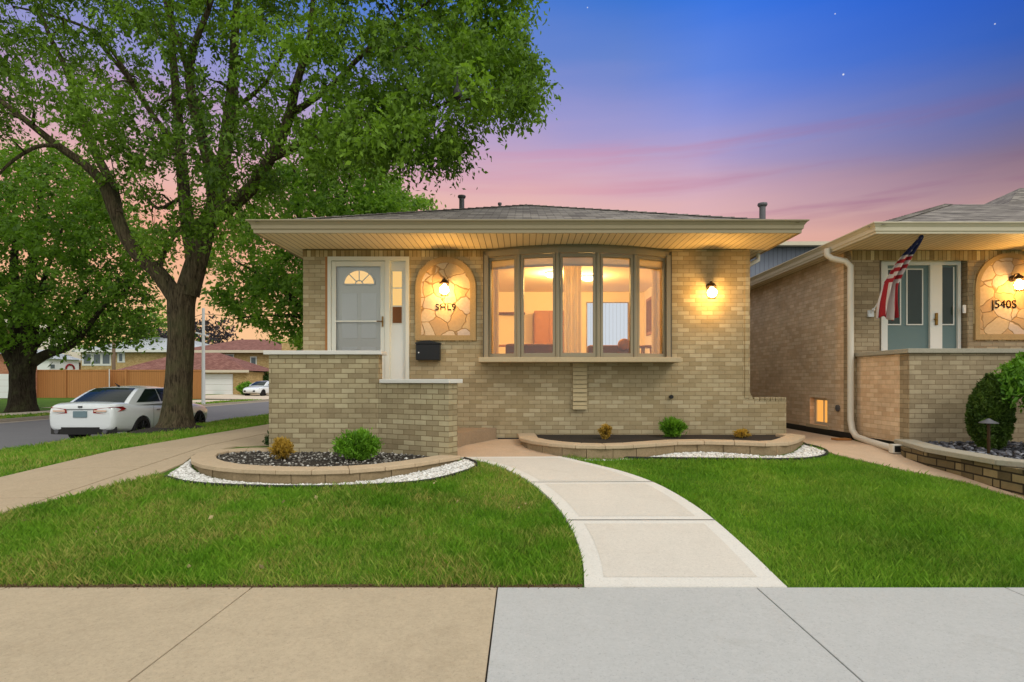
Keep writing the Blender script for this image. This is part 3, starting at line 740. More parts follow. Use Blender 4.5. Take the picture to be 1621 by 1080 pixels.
for (z0, z1, mt) in ((3.25, 3.53, 'fanglow'), (2.93, 3.225, 'fanglow'), (2.62, 2.905, 'sofa')):
    b = B(); b.box(-2.30,-2.14,10.026,10.031,z0,z1); b.build('pane', mt, sl_)
# porch floor and steps
b = B(); b.box(-3.55,-1.7,8.75,9.995,.3,1.45); 
b.build('porch_floor', 'pinkwalk', H)
b = B()
d = Vector((-.90, .42)).normalized(); nrm = Vector((.42, .90)).normalized(); o0 = Vector((-1.03, 8.75))
for k in range(4):
    a = o0+d*(.29*k+(.62 if k else 0)); zt_ = gz(0, 9)+.2*(k+1)+(.02)
    p0 = a-nrm*.55*(k > 0)*0; w0, w1 = -.42 if k else -.36, 1.33-.12*k
    q = [a+nrm*w0, a+nrm*w1, a+nrm*w1+d*(.92 if k == 0 else .30), a+nrm*w0+d*(.92 if k == 0 else .30)]
    for v in q: v.y = min(v.y, 9.99)
    b.hexa([(v.x, v.y, .35) for v in q]+[(v.x, v.y, zt_) for v in q])
b.build('step', 'stepstone', H)
# porch parapets
PW = empty('porch_wall', (-2.5, 8.5, .5), 'stepped cream brick porch wall with pale coping left of the front walk', 'brick wall')
b = B(); b.box(-3.80,-2.16,8.5,8.72,.3,1.99); b.box(-3.80,-3.58,8.72,9.99,.3,1.99); hi = b.build('high_wall', 'brick_near', PW)
a = Vector((-2.157, 8.5)); dd = Vector((.88, -.47)).normalized(); e = a+dd*1.275
b = B(); b.seg(a, e, .21, .3, 1.565); b.build('low_wall', 'brick_near', PW)
b = B(); b.box(-3.86,-2.10,8.44,8.78,1.992,2.05,.006); b.box(-3.86,-3.52,8.782,9.985,1.992,2.05,.006); b.build('coping', 'cap', PW)
b = B(); b.seg(a+Vector((.02, -.06)), e+dd*.05+Vector((-.03, -.055)), .33, 1.567, 1.625, .006); b.build('coping', 'cap', PW)
# small fixtures
b = B(); b.lathe([(.035, 0), (.035, -.05), (.02, -.05)], (2.6, 10, 1.32), 12, 'y'); b.build('wall_vent_pipe', 'black', H)
b = B(); b.box(-.44,.12,9.95,10.0-.002,.45,.60); b.build('foundation_strip', 'black', H)

# mailbox
MB_ = empty('mailbox', (-1.65, 9.93, 1.95), 'small black wall mailbox under the arched stone panel', 'mailbox')
b = B(); b.box(-1.86,-1.445,9.86,9.998,1.96,2.24,.008); b.build('box', 'mailbox', MB_)
b = B(); b.prism([(-1.87,2.242),(-1.87,2.262),(-1.72,2.30),(-1.62,2.305),(-1.50,2.27),(-1.435,2.262),(-1.435,2.242)], 'y', 9.845, 9.999); b.build('lid', 'mailbox', MB_)
b = B(); b.lathe([(.012, 0), (.012, -.01)], (-1.81, 9.86, 2.09), 10, 'y'); b.build('lock', 'pole', MB_)

# wall lanterns
def point(loc, energy, col=(1, .52, .12), r=.03, name='lamp_light'):
    l = bpy.data.lights.new(name, 'POINT'); l.energy = energy; l.color = col; l.shadow_soft_size = r
    o = bpy.data.objects.new(name, l); COL.objects.link(o); o.location = loc; return o
def lantern(x, y, z, label, energy=14, s=1.0):
    """z = centre of the glass"""
    T = empty('wall_lantern', (x, y, z), label, 'wall lamp', 'lit wall lanterns')
    yc = y-.15*s
    b = B(); b.lathe([(.055*s, 0), (.055*s, -.015), (.03*s, -.025)], (x, y-.001, z+.13*s), 14, 'y')
    b.tube([(x, y-.02, z+.13*s), (x, y-.07*s, z+.20*s), (x, yc, z+.19*s), (x, yc, z+.14*s)], .012*s, 8); b.build('bracket', 'darkbrown', T, True)
    b = B(); b.lathe([(.085*s, z+.098*s), (.09*s, z+.104*s), (.06*s, z+.145*s), (.025*s, z+.17*s), (.012*s, z+.19*s)], (x, yc, 0), 8); b.build('lamp_cap', 'darkbrown', T)
    b = B()
    for k in range(6):
        a_ = 2*math.pi*k/6+.3; b.tube([(x+.066*s*math.cos(a_), yc+.066*s*math.sin(a_), z-.095*s), (x+.072*s*math.cos(a_), yc+.072*s*math.sin(a_), z+.1*s)], .0035*s, 5)
    b.tube([(x+.068*s*math.cos(k_*math.pi/8), yc+.068*s*math.sin(k_*math.pi/8), z-.098*s) for k_ in range(17)], .006*s, 5); b.build('cage', 'darkbrown', T)
    b = B(); b.lathe([(.028*s, z-.06*s), (.05*s, z-.03*s), (.055*s, z+.03*s), (.03*s, z+.09*s)], (x, yc, 0), 14)
    o = b.build('bulb', 'lampglow', T, True)
    p = point((x, yc-.02*s, z-.005*s), energy, r=.075*s); p.visible_camera = True
    p.data.use_shadow = True
    return T
lantern(-1.36, 9.985, 3.18, 'lit lantern above the house number on the arched stone panel of the main house', 95)
lantern(3.27, 10.0, 3.13, 'lit lantern on plain brick right of the bow window', 118, 1.0)

# ---- room contents
def ceiling_lamp(x, y, label):
    T = empty('ceiling_lamp', (x, y, 3.88), label, 'ceiling lamp', 'flush ceiling lamps in the living room')
    b = B(); b.lathe([(.16, 3.879), (.16, 3.86)], (x, y, 0), 24); b.build('lamp_base', 'pole', T)
    b = B(); b.lathe([(.14, 3.859), (.15, 3.83), (.10, 3.79), (.02, 3.78)], (x, y, 0), 24); b.build('lamp_shade', 'ceilglow', T, True)
    point((x, y, 3.70), 128, (1, .57, .17), .16)
ceiling_lamp(.62, 12.0, 'glowing ceiling lamp seen through the second window panel')
ceiling_lamp(1.42, 12.4, 'glowing ceiling lamp seen through the middle window panel')
point((-2.8, 12.6, 3.3), 70, (1, .60, .2), .2)
def drape_curtain(x0, x1, y, label, z0=1.6, z1=3.8, skew=0):
    n = 60; b = B()
    for i in range(n):
        def q(t): return (x0+(x1-x0)*t, y+.035*math.sin(t*(x1-x0)*55)+skew*t)
        a, c = q(i/n), q((i+1)/n)
        b.face([(a[0], a[1], z0), (c[0], c[1], z0), (c[0], c[1], z1), (a[0], a[1], z1)])
        b.face([(a[0], a[1]+.006, z0), (c[0], c[1]+.006, z0), (c[0], c[1]+.006, z1), (a[0], a[1]+.006, z1)])
    tag(b.build('curtain', 'curtain', None, True, recalc=False), label, 'curtain', 'linen curtains in the bow window')
drape_curtain(-.60, -.44, 10.3, 'pale curtain hanging at the left end of the bow window')
drape_curtain(.74, 1.06, 10.35, 'pale curtain hanging behind the middle panel of the bow window')
drape_curtain(2.33, 2.52, 10.3, 'pale curtain hanging at the right end of the bow window')
def sofa(x0, x1, y, zt_, label):
    T = empty('sofa', ((x0+x1)/2, y, 1.45), label, 'sofa', 'brown sofas in the living room')
    b = B(); b.box(x0, x1, y, y+.22, 1.5, zt_, .05); b.build('backrest', 'sofa', T, True)
    b = B(); b.box(x0+.12, x1-.12, y+.22, y+.85, 1.5, 1.9, .05); b.build('seat', 'sofa', T, True)
    for xx in (x0, x1-.14):
        b = B(); b.box(xx, xx+.14, y+.2, y+.88, 1.5, zt_-.2, .04); b.build('armrest', 'sofa', T, True)
sofa(-.35, .75, 11.3, 2.34, 'brown sofa back behind the second window panel')
sofa(1.30, 2.30, 11.4, 2.32, 'brown sofa back behind the fourth window panel')
b = B(); b.sphere((2.02, 11.36, 2.33), .13, 3, (1, .5, .9)); tag(b.build('cushion', 'tanwood', None, True), 'tan cushion resting on the right sofa back', 'cushion')
T = empty('cabinet', (.55, 14.4, 1.45), 'orange wooden cabinet by the rear wall of the living room', 'cabinet')
b = B(); b.box(.28, 1.02, 14.25, 14.598, 1.46, 3.36, .01); b.build('carcass', 'tanwood', T)
for xx in (.31, .66):
    b = B(); b.box(xx, xx+.33, 14.235, 14.249, 1.55, 3.30, .004); b.build('cabinet_door', 'tanwood', T)
T = empty('patio_door', (2.1, 14.55, 1.45)); T.parent = H; T.location = (2.1, 4.55, .95)
b = B(); b.box(1.62, 2.70, 14.56, 14.599, 1.46, 3.62); b.build('door_frame', 'taupe', T)
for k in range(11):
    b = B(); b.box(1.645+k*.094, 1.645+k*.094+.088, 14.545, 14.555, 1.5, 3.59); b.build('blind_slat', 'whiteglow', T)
T = empty('picture', (3.05, 13.6, 2.9), 'dark framed picture on the right wall of the living room', 'picture')
b = B(); b.box(3.06, 3.098, 13.15, 14.15, 2.72, 3.62, .006); b.build('picture_frame', 'tanwood', T)
b = B(); b.box(3.054, 3.059, 13.22, 14.08, 2.79, 3.55); b.build('canvas', 'sofa', T)
T = empty('side_table', (2.45, 11.7, 1.45), 'round wooden side table by the right sofa', 'table')
b = B(); b.lathe([(.24, 2.28), (.25, 2.30), (.24, 2.32)], (2.52, 11.7, 0), 24); b.build('table_top', 'tanwood', T)
for a_ in range(3):
    b = B(); b.tube([(2.52+.18*math.cos(a_*2.1), 11.7+.18*math.sin(a_*2.1), 1.46), (2.52+.1*math.cos(a_*2.1), 11.7+.1*math.sin(a_*2.1), 2.28)], .018, 6); b.build('leg', 'tanwood', T)
T = empty('console_table', (-.5, 13.6, 1.45), 'narrow wooden console table seen through the left window panel', 'table')
b = B(); b.box(-.86, -.30, 13.5, 13.8, 2.42, 2.46, .004); b.build('table_top', 'tanwood', T)
for xx in (-.82, -.38):
    b = B(); b.box(xx, xx+.04, 13.55, 13.6, 1.46, 2.42); b.build('leg', 'tanwood', T)
T = empty('table_lamp', (-.7, 13.65, 2.46), 'small brown lamp on the console table', 'lamp')
b = B(); b.lathe([(.05, 2.462), (.03, 2.50), (.02, 2.62)], (-.72, 13.65, 0), 12); b.build('lamp_base', 'sofa', T)
b = B(); b.lathe([(.09, 2.62), (.05, 2.80)], (-.72, 13.65, 0), 12); b.build('lamp_shade', 'sofa', T)
T = empty('wall_shelf', (-.5, 14.4, 3.2), 'dark narrow wall shelf high on the rear wall, left panel', 'shelf')
b = B(); b.box(-.72, .05, 14.4, 14.598, 3.30, 3.34); b.build('board', 'sofa', T)
b = B(); b.box(-.02, .03, 14.42, 14.598, 2.6, 3.298); b.build('upright', 'sofa', T)
b = B(); b.box(-.86, -.68, 13.2, 13.45, 1.46, 2.15, .01); tag(b.build('speaker_box', 'sofa', None), 'dark brown upright box standing in front of the console table', 'box')

# ================================================================== planters
def planter(name, outer, zc, label, w=.30, group='curved retaining-block planters', h=None):
    T = empty(name, (outer[0].x, outer[0].y, zc), label, 'planter', group)
    cap_o = outer
    # block courses set back 3 cm
    P = outer; inn = []
    for i in range(len(P)):
        d = (P[min(i+1, len(P)-1)]-P[max(i-1, 0)]).normalized(); inn.append(P[i]+Vector((-d.y, d.x))*.035)
    b = B(); ring_wall(b, cap_o, .42, w, lambda x, y: zc-.055, zc, .004, .010); b.build('cap', 'blockcap', T)
    b = B(); ring_wall(b, inn, .38, w-.06, lambda x, y: gz(x, y)-.1, zc-.057, .007, .006, .006); b.build('block_course', 'block', T)
    return T
lo = [(-3.84, 8.86), (-4.25, 8.86), (-4.62, 8.62), (-4.74, 8.2)]+[GZ(*p, .565) for p in ((298.5,726),(311,734),(356,741.5),(446,745),(526,744.5),(581,741.5),(638,736),(684,729),(729,721.5))]
LO = smooth(lo, 2)
planter('block_planter', LO, .565, 'crescent block planter with golden and green shrubs before the porch wall')
ro = [(-.10,9.80),(-.06,9.60)]+[GZ(*p, .70) for p in ((818,694),(865,701.5),(936,706),(1006,704.5),(1076,698),(1147,698.5),(1217,702),(1252,700.5),(1269,694))]+[(4.78,9.55),(4.60,9.75)]
RO = smooth(ro, 2)
planter('block_planter', RO, .70, 'wavy low block planter along the wall under the bow window')
# soil in planters (mulch)
def poly_sheet(name, pts, z, mat):
    b = B(); b.face([(p[0], p[1], z) for p in pts]); o = b.build(name, mat); o['kind'] = 'structure'; return o
def inset(P, w):
    out = []
    for i in range(len(P)):
        d = (P[min(i+1, len(P)-1)]-P[max(i-1, 0)]).normalized(); out.append(P[i]+Vector((-d.y, d.x))*w)
    return out
poly_sheet('planter_soil', [tuple(p) for p in inset(LO, .2)]+[(-1.0,8.25),(-2.1,8.6),(-3.7,8.6)], .532, 'soil')
poly_sheet('planter_soil', [tuple(p) for p in inset(RO, .2)]+[(4.5,9.99),(0,9.99)], .655, 'soil')
# pebbles
def pebbles(name, n, sampler, size, mat, label=None):
    base = bmesh.new(); bmesh.ops.create_icosphere(base, subdivisions=1, radius=1); bv = np.array([v.co[:] for v in base.verts]); bf = np.array([[v.index for v in f.verts] for f in base.faces]); base.free()
    C = sampler(n); n = len(C); s = size*rng.uniform(.6, 1.4, (n, 1, 1))*rng.uniform(.7, 1.2, (n, 1, 3)); s[:, :, 2] *= .7
    V = bv[None]*s*(1+.15*rng.normal(size=(n, len(bv), 1)))+C[:, None, :]
    idx = (bf[None]+np.arange(n)[:, None, None]*len(bv)).reshape(-1, 3)
    me = bpy.data.meshes.new(name); V = V.reshape(-1, 3)
    me.vertices.add(len(V)); me.vertices.foreach_set('co', V.astype(np.float32).ravel())
    me.loops.add(len(idx)*3); me.loops.foreach_set('vertex_index', idx.astype(np.int32).ravel())
    me.polygons.add(len(idx)); me.polygons.foreach_set('loop_start', np.arange(0, len(idx)*3, 3, dtype=np.int32)); me.update(calc_edges=True)
    o = link(name, me, mat, None, True); o['kind'] = 'stuff'
    if label: o['label'] = label; o['category'] = 'pebbles'
    return o
def region(poly, zf):
    poly = [tuple(p[:2]) for p in poly]; x0, x1 = min(p[0] for p in poly), max(p[0] for p in poly); y0, y1 = min(p[1] for p in poly), max(p[1] for p in poly)
    def f(n):
        A_ = np.column_stack([rng.uniform(x0, x1, n*6), rng.uniform(y0, y1, n*6)]); A_ = A_[inpoly(A_, poly)][:n]
        return np.column_stack([A_, [zf(*p) for p in A_]])
    return f
lg = [tuple(p) for p in smooth([G(*p) for p in ((735,728),(753,733),(757,742),(700,760),(640,769),(520,774),(400,773),(300,768),(262,757))], 1)]
lpoly = lg+[tuple(p) for p in LO[14:]]
pebbles('white_gravel', 5200, region(lpoly, lambda x, y: gz(x, y)+.010), .018, 'pebble', 'white pebble strip around the left planter')
rg = [tuple(p) for p in smooth([G(*p) for p in ((925,722),(975,727),(1041,728),(1182,729.5),(1240,730),(1290,728),(1313,720),(1303,712),(1275,706))], 1)]
rpoly = rg+[tuple(p) for p in RO[::-1]][6:-14]
pebbles('white_gravel', 3600, region(rpoly, lambda x, y: gz(x, y)+.004), .017, 'pebble', 'white pebble strip in front of the right planter')
pebbles('mulch_pebbles', 1100, region([tuple(p) for p in inset(LO, .3)]+[(-1.0,8.2),(-2.1,8.5),(-3.7,8.5)], lambda x, y: .540), .015, 'mixpebble', 'grey pebbles lying on the soil inside the left planter')
for path, lab in ((lg, 'black plastic edging around the pebbles of the left planter'), (rg, 'black plastic edging around the pebbles of the right planter')):
    b = B(); P = resample(path, .12)
    b.tube([(p.x, p.y, gz(p.x, p.y)+.02) for p in P], .022, 6); tag(b.build('lawn_edging', 'edging', None, True), lab, 'edging', 'black lawn edging strips')
    drape('gravel_bed', (lpoly if path is lg else rpoly), 'farconc', .004, 0, .5)

# ================================================================== shrubs
def shrub(name, c, r, h, mat, label, n=2600, L=.05, Wd=.018, spiky=.0, group='low shrubs in the planters'):
    T = empty(name, (c[0], c[1], c[2]), label, 'shrub', group)
    b = B()
    for k in range(9):
        a_ = k*.7; b.tube([(c[0], c[1], c[2]-.02), (c[0]+.3*r*math.cos(a_), c[1]+.3*r*math.sin(a_), c[2]+h*.35), (c[0]+.7*r*math.cos(a_), c[1]+.7*r*math.sin(a_), c[2]+h*.7)], [.010, .007, .003], 5)
    b.build('stem', 'bark_dark', T)
    nc = 60; d = unit(rng.normal(size=(nc, 3))); rad = rng.uniform(.55, 1.0, (nc, 1)); cc_ = d*rad
    k = rng.integers(0, nc, n); P = cc_[k]*.82+rng.normal(size=(n, 3))*.13
    q = np.linalg.norm(P, axis=1, keepdims=True); P = np.where(q > 1.12, P/q*1.12, P)
    C = P*np.array([r, r, h*.5])+np.array([c[0], c[1], c[2]+h*.5]); C[:, 2] = np.maximum(C[:, 2], c[2]+.01)
    out = unit(P)*(1.2+spiky)+np.array([0, 0, .6+spiky])
    leaves('foliage', C, L, Wd, mat, T, 0, out)
    return T
def GP(px, py, z): x, y = GZ(px, py, z); return x, y, z
shrub('shrub', GP(566, 729, .53), .33, .43, 'shrub', 'rounded bright green shrub before the porch wall', 6000, .055, .016, .5)
shrub('shrub', GP(447, 728, .53), .165, .30, 'shrub_gold', 'golden yellow shrub left of the bright green one', 2200, .045, .012)
shrub('shrub', (-4.02, 9.15, .5), .17, .30, 'shrub_dark', 'dark small shrub hugging the left side of the porch wall', 2000, .05, .016)
shrub('shrub', GP(958, 695, .655), .125, .26, 'shrub_gold', 'golden shrub under the brick corbel', 1500, .045, .012)
shrub('shrub', GP(1065, 692, .655), .235, .33, 'shrub', 'dark green spiky shrub in the right planter', 3800, .07, .014, 1.2)
shrub('shrub', GP(1175, 693.5, .655), .15, .15, 'shrub_gold', 'tiny pale gold shrub at the right end of the planter', 900, .04, .012, .5)

# ================================================================== lawn blades
def blades(name, poly, dens, hgt, wid, label, hole=None):
    poly = [tuple(p[:2]) for p in poly]
    x0, x1 = min(p[0] for p in poly), max(p[0] for p in poly); y0, y1 = min(p[1] for p in poly), max(p[1] for p in poly)
    n = int((x1-x0)*(y1-y0)*dens); A_ = np.column_stack([rng.uniform(x0, x1, n), rng.uniform(y0, y1, n)])
    keep = inpoly(A_+rng.normal(size=A_.shape)*.012+np.column_stack([np.zeros(n), -.022*(1+np.sin(A_[:, 0]*6.3)*np.sin(A_[:, 0]*2.1+1))*(A_[:, 1] < 4.05)]), poly) & (rng.uniform(size=n) < np.clip((4.6/np.maximum(A_[:, 1], 3))**1.2, 0.1, 1.1))
    A_ = A_[keep]; n = len(A_)
    # view-size compensation: far blades a little wider
    z = np.array([gz(x, y) for x, y in A_]); s = np.clip(rng.lognormal(-.12, .30, n), .4, 1.9)*(1+.35*np.sin(A_[:, 0]*2.3+1.7*np.sin(A_[:, 1]*1.9)))**.5
    w_ = wid*(A_[:, 1]/4.6)**.7; ang = rng.uniform(0, 2*np.pi, n); lean = rng.uniform(.15, .9, n); la = rng.uniform(0, 2*np.pi, n)
    base = np.column_stack([A_, z]); side = np.column_stack([np.cos(ang), np.sin(ang), np.zeros(n)])*w_[:, None]*.5
    hh = (hgt*s)[:, None]; ln = np.column_stack([np.cos(la), np.sin(la), np.zeros(n)])*lean[:, None]*hh
    up = np.array([[0, 0, 1.]])
    v = np.empty((n, 4, 3)); v[:, 0] = base-side; v[:, 1] = base+side; v[:, 2] = base+side*.6+up*hh*.6+ln*.45; v[:, 3] = base+up*hh+ln
    o = link(name, npmesh(name, v.reshape(-1, 3), 4), 'grass'); tag(o, label, 'grass', None, 'stuff'); return o
lawnL = [(-4.99,3.835)]+[(Lw[0].x-.02, 3.835)]+[(p.x-.02, p.y) for p in Lw]+[tuple(p) for p in lg[:-2]]+[(-4.55,7.1),(-4.72,6.4),(-4.98,5.6)]
blades('lawn_grass', lawnL, 9000, .05, .006, 'green lawn patched with yellow, left of the front walk')
lawnR = [(p.x+.02, p.y) for p in Rw]+[tuple(p) for p in rg]+[G(1320,719,.02), G(1431,745,.02), G(1524,762,.02), G(1576,778,.02), (5.33,5.2), (5.48,3.83)]
blades('lawn_grass', lawnR, 9000, .045, .0055, 'even green lawn right of the front walk')
blades('parkway_grass', [(-9.88,3),(-6.52,3),(-6.52,40),(-9.88,40)], 2200, .06, .010, 'green strip of grass between the side sidewalk and the street')
blades('verge_grass', [(-21.5,16),(-20.2,16),(-20.2,44),(-21.5,44)], 900, .07, .02, 'narrow grass verge across the street')
b = B(); b.box(-16, 16, 1.9, 3.79, .15, .206); b.build('sidewalk_bed', 'soil')['kind'] = 'structure'
b = B()  # bare soil strip where the turf meets the old slabs
for (x0, x1) in ((-4.98, -.3), (-.3, .40)):
    b.box(x0, x1, 3.803, 3.90, .15, .206)
b.build('soil_edge', 'earth')['kind'] = 'structure'

# ================================================================== trees
def branch_tubes(b, limbs, n=9):
    for pts, rr in limbs:
        P = [Vector(p) for p in pts]; Q = []; RR = []
        for i in range(len(P)-1):          # Catmull-Rom
            p0, p1, p2, p3 = P[max(i-1, 0)], P[i], P[i+1], P[min(i+2, len(P)-1)]
            for k in range(4):
                t = k/4; Q.append(.5*((2*p1)+(p2-p0)*t+(2*p0-5*p1+4*p2-p3)*t*t+(3*p1-p0-3*p2+p3)*t**3)); RR.append(rr[i]+(rr[i+1]-rr[i])*t)
        Q.append(P[-1]); RR.append(rr[-1]); b.tube(Q, RR, n)
        yield Q, RR
def tree(name, base, limbs, clumps, leaf, label, mat, barkm='bark', L=.12, Wd=.055, per=90, crad=.42, droop=.6, group=None, flare=None, cat='tree'):
    T = empty(name, base, label, cat, group); b = B(); nodes = []
    for Q, RR in branch_tubes(b, limbs):
        nodes += [(q, r) for q, r in zip(Q, RR)]
    NP = np.array([q[:] for q, r in nodes]); NR = np.array([r for q, r in nodes])
    root = Vector(base)
    # skip the bare trunk as an attachment
    ok = NP[:, 2] > base[2]+ (flare or 2.2)
    NP, NR = NP[ok], NR[ok]
    order = np.argsort([np.min(np.linalg.norm(NP-c, axis=1)) for c in clumps])
    for ci in order:
        c = clumps[ci]; dd_ = np.linalg.norm(NP-c, axis=1)+.25*np.maximum(0, NP[:, 2]-c[2]); k = int(np.argmin(dd_)); p = Vector(NP[k]); q = Vector(c)
        r0 = min(NR[k]*.6, .05); d = (q-p).length; m1 = p.lerp(q, .5)+Vector((random.uniform(-.1, .1), random.uniform(-.1, .1), .10))*d
        b.tube([p, m1, q], [r0, r0*.65, .005], 5, cap=False)
        NP = np.vstack([NP, np.array([m1[:], q[:]])]); NR = np.append(NR, [r0*.65, max(r0*.5, .012)])
    b.build('trunk', barkm, T, True)
    nC = len(clumps); ns = 13; nl = max(3, per//ns)      # every clump carries drooping leafy sprays
    ks = np.repeat(np.arange(nC), ns); S0 = clumps[ks]+rng.normal(size=(len(ks), 3))*crad*np.array([.35, .35, .25])
    d = rng.normal(size=(len(ks), 3)); d[:, 2] = d[:, 2]*.5-.15; d = unit(d); ln = crad*rng.uniform(.6, 1.5, (len(ks), 1))
    q = np.repeat(np.arange(len(ks)), nl); u = np.tile((np.arange(nl)+.5)/nl, len(ks))[:, None]+rng.uniform(-.05, .05, (len(q), 1))
    C = S0[q]+d[q]*ln[q]*u; C[:, 2:3] -= crad*.75*droop*u**2; C += rng.normal(size=C.shape)*crad*.10
    leaves('crown', C, L, Wd, mat, T, droop*.8, d[q]*.9)
    return T
def poly_clumps(polys, Yc, dep, holes=()):
    """polys: (pixel polygon, count); depth spread follows distance from polygon edge"""
    out = []
    for poly, n in polys:
        x0, x1 = min(p[0] for p in poly), max(p[0] for p in poly); y0, y1 = min(p[1] for p in poly), max(p[1] for p in poly)
        A_ = np.column_stack([rng.uniform(x0, x1, n*8), rng.uniform(y0, y1, n*8)]); A_ = A_[inpoly(A_, poly)]
        for (hx, hy, hr) in holes: A_ = A_[np.hypot(A_[:, 0]-hx, A_[:, 1]-hy) > hr]
        A_ = A_[:n]
        cx_, cy_ = (x0+x1)/2, (y0+y1)/2
        e = 1-np.clip(np.hypot((A_[:, 0]-cx_)/((x1-x0)/2), (A_[:, 1]-cy_)/((y1-y0)/2)), 0, 1)**2
        Y = Yc(A_[:, 0]) + rng.uniform(-1, 1, len(A_))*dep*np.sqrt(np.maximum(e, .12))
        out.append(np.column_stack([(A_[:, 0]-828)*Y/900, Y, 1.6+(603-A_[:, 1])*Y/900]))
    return np.vstack(out)
# main tree on the parkway
def Lb(pts): return ([tuple(P3(px, py, Y)) for px, py, Y, r in pts], [r for *_, r in pts])
YT = 14.3
base = P3(280, 682, YT); base.z = gz(base.x, YT)
main_limbs = [
 ([(base.x-.02, YT, base.z-.1)]+[tuple(P3(px, py, YT)) for px, py in ((280,668),(281,640),(284,590),(287,530),(287,480),(292,452))], [.60, .40, .33, .305, .30, .315, .34]),
 Lb([(296,466,14.3,.29),(311,415,14.3,.25),(325,365,14.3,.23),(338,330,14.3,.20),(352,270,14.2,.17),(360,200,14.1,.14),(368,120,14,.10),(375,30,13.9,.07),(380,-120,13.8,.04)]),
 Lb([(280,474,14.3,.22),(250,432,14.2,.19),(222,408,14.1,.165),(197,372,14,.15),(180,330,13.9,.15),(163,290,13.8,.13),(135,262,13.7,.10),(85,226,13.5,.085),(40,190,13.3,.07),(-20,145,13.2,.05),(-120,80,13,.03)]),
 Lb([(186,340,13.9,.13),(178,295,14.2,.11),(150,240,14.3,.10),(128,180,14.4,.09),(105,110,14.5,.07),(80,60,14.6,.05),(40,-40,14.7,.03)]),
 Lb([(95,232,13.5,.05),(60,232,13.3,.045),(20,255,13.1,.035),(-10,285,12.9,.02)]),
 Lb([(312,420,14.3,.22),(300,370,14.5,.18),(292,310,14.6,.15),(286,240,14.7,.13),(280,160,14.8,.11),(272,60,14.9,.08),(268,-80,15,.05)]),
 Lb([(340,325,14.3,.17),(330,255,13.7,.14),(312,190,13.4,.12),(300,120,13.2,.10),(312,60,13.1,.07),(335,0,13,.05),(350,-100,13,.03)]),
 Lb([(300,125,13.2,.07),(285,70,13.1,.055),(265,20,13,.04),(250,-60,13,.03)]),
 Lb([(338,345,14.2,.20),(375,318,13.9,.17),(405,290,13.6,.15),(428,250,13.3,.13),(455,195,13,.11),(470,130,12.8,.09),(490,60,12.7,.07),(500,-60,12.6,.04)]),
 Lb([(430,248,13.3,.12),(470,232,13,.10),(515,215,12.7,.08),(570,185,12.4,.065),(620,150,12.1,.05),(690,115,11.8,.035),(770,95,11.5,.02)]),
 Lb([(462,180,13,.08),(520,140,12.7,.06),(575,85,12.4,.05),(630,35,12.1,.04),(700,-10,11.9,.025)]),
 Lb([(515,215,12.7,.06),(580,210,12.4,.045),(650,185,12.1,.035),(720,160,11.8,.025),(800,155,11.5,.015)]),
 Lb([(345,330,14.3,.13),(360,240,14.8,.11),(372,170,15.1,.10),(368,90,15.3,.08),(372,0,15.5,.05),(380,-120,15.6,.03)]),
 Lb([(372,172,15.1,.07),(400,150,15,.055),(425,125,14.9,.045),(450,80,14.8,.03)]),
 Lb([(250,432,14.2,.09),(260,400,14.6,.06),(285,360,14.9,.04)]),
 Lb([(210,130,14,.05),(160,60,13.8,.04),(100,30,13.6,.03),(20,10,13.5,.02)]),
 Lb([(288,240,14.7,.08),(240,180,14.3,.06),(200,120,14.1,.05),(150,60,13.9,.03)]),
 Lb([(292,310,14.6,.06),(250,330,14.8,.045),(225,300,14.9,.03)]),
]
yc_main = lambda x: np.interp(x, [-300, 0, 280, 600, 880], [13.6, 14.0, 14.2, 12.6, 11.5])
cl = poly_clumps([
  ([(-420,-100),(-300,250),(-120,290),(0,225),(60,165),(95,185),(130,235),(200,330),(240,395),(330,400),(370,345),(430,300),(500,262),(560,255),(630,248),(690,262),(725,238),(728,200),(715,175),(760,178),(860,178),(866,165),(845,115),(830,60),(845,0),(760,-60),(500,-60),(200,-60),(-100,-60)], 720),
  ([(-380,-60),(840,-40),(760,-160),(560,-330),(260,-420),(-60,-400),(-300,-260)], 560),
  ([(560,120),(640,60),(760,40),(850,80),(868,160),(790,180),(740,178),(650,210),(600,190)], 75),
  ([(480,200),(560,150),(650,170),(735,210),(738,236),(700,266),(610,240),(520,250)], 45)],
  yc_main, 3.3, holes=[(600,120,18),(680,60,16),(520,120,14),(420,90,18),(690,200,12),(760,120,12),(230,60,16),(70,200,42),(100,225,30),(455,258,26),(335,95,22),(305,75,15),(140,10,18),(262,295,16),(240,330,14),(175,80,14),(345,110,20),(560,95,16),(640,120,14),(600,60,12),(205,330,18),(190,165,12)])
tree('maple_tree', tuple(base), main_limbs, cl, None, 'large spreading tree on the grass strip beside the parked white car', 'leaf', 'bark', .10, .045, 169, .38, 1.0)
# root flare soil
b = B(); b.lathe([(1.0, base.z+.0), (.75, base.z+.05), (.5, base.z+.10)], (base.x, base.y, 0), 18); b.build('tree_soil', 'soil')['kind'] = 'structure'
# dark nest hanging in the tree
nc = P3(724, 147, 9.3)
b = B(); b.lathe([(.02, nc.z-.11), (.062, nc.z-.08), (.078, nc.z-.03), (.062, nc.z+.04), (.03, nc.z+.10), (.012, nc.z+.16), (.004, nc.z+.42)], (nc.x, nc.y, 0), 12)
for v in b.bm.verts: v.co += Vector((random.uniform(-1, 1), random.uniform(-1, 1), random.uniform(-1, 1)))*.008
tag(b.build('bird_nest', 'black', None, True), 'dark teardrop nest hanging among the leaves above the roof', 'nest')
pebbles('soil_crumbs', 900, region([(-4.9,3.765),(.42,3.765),(.42,3.87),(-4.9,3.87)], lambda x, y: .216), .0075, 'earth', 'dark soil crumbs along the lawn edge')
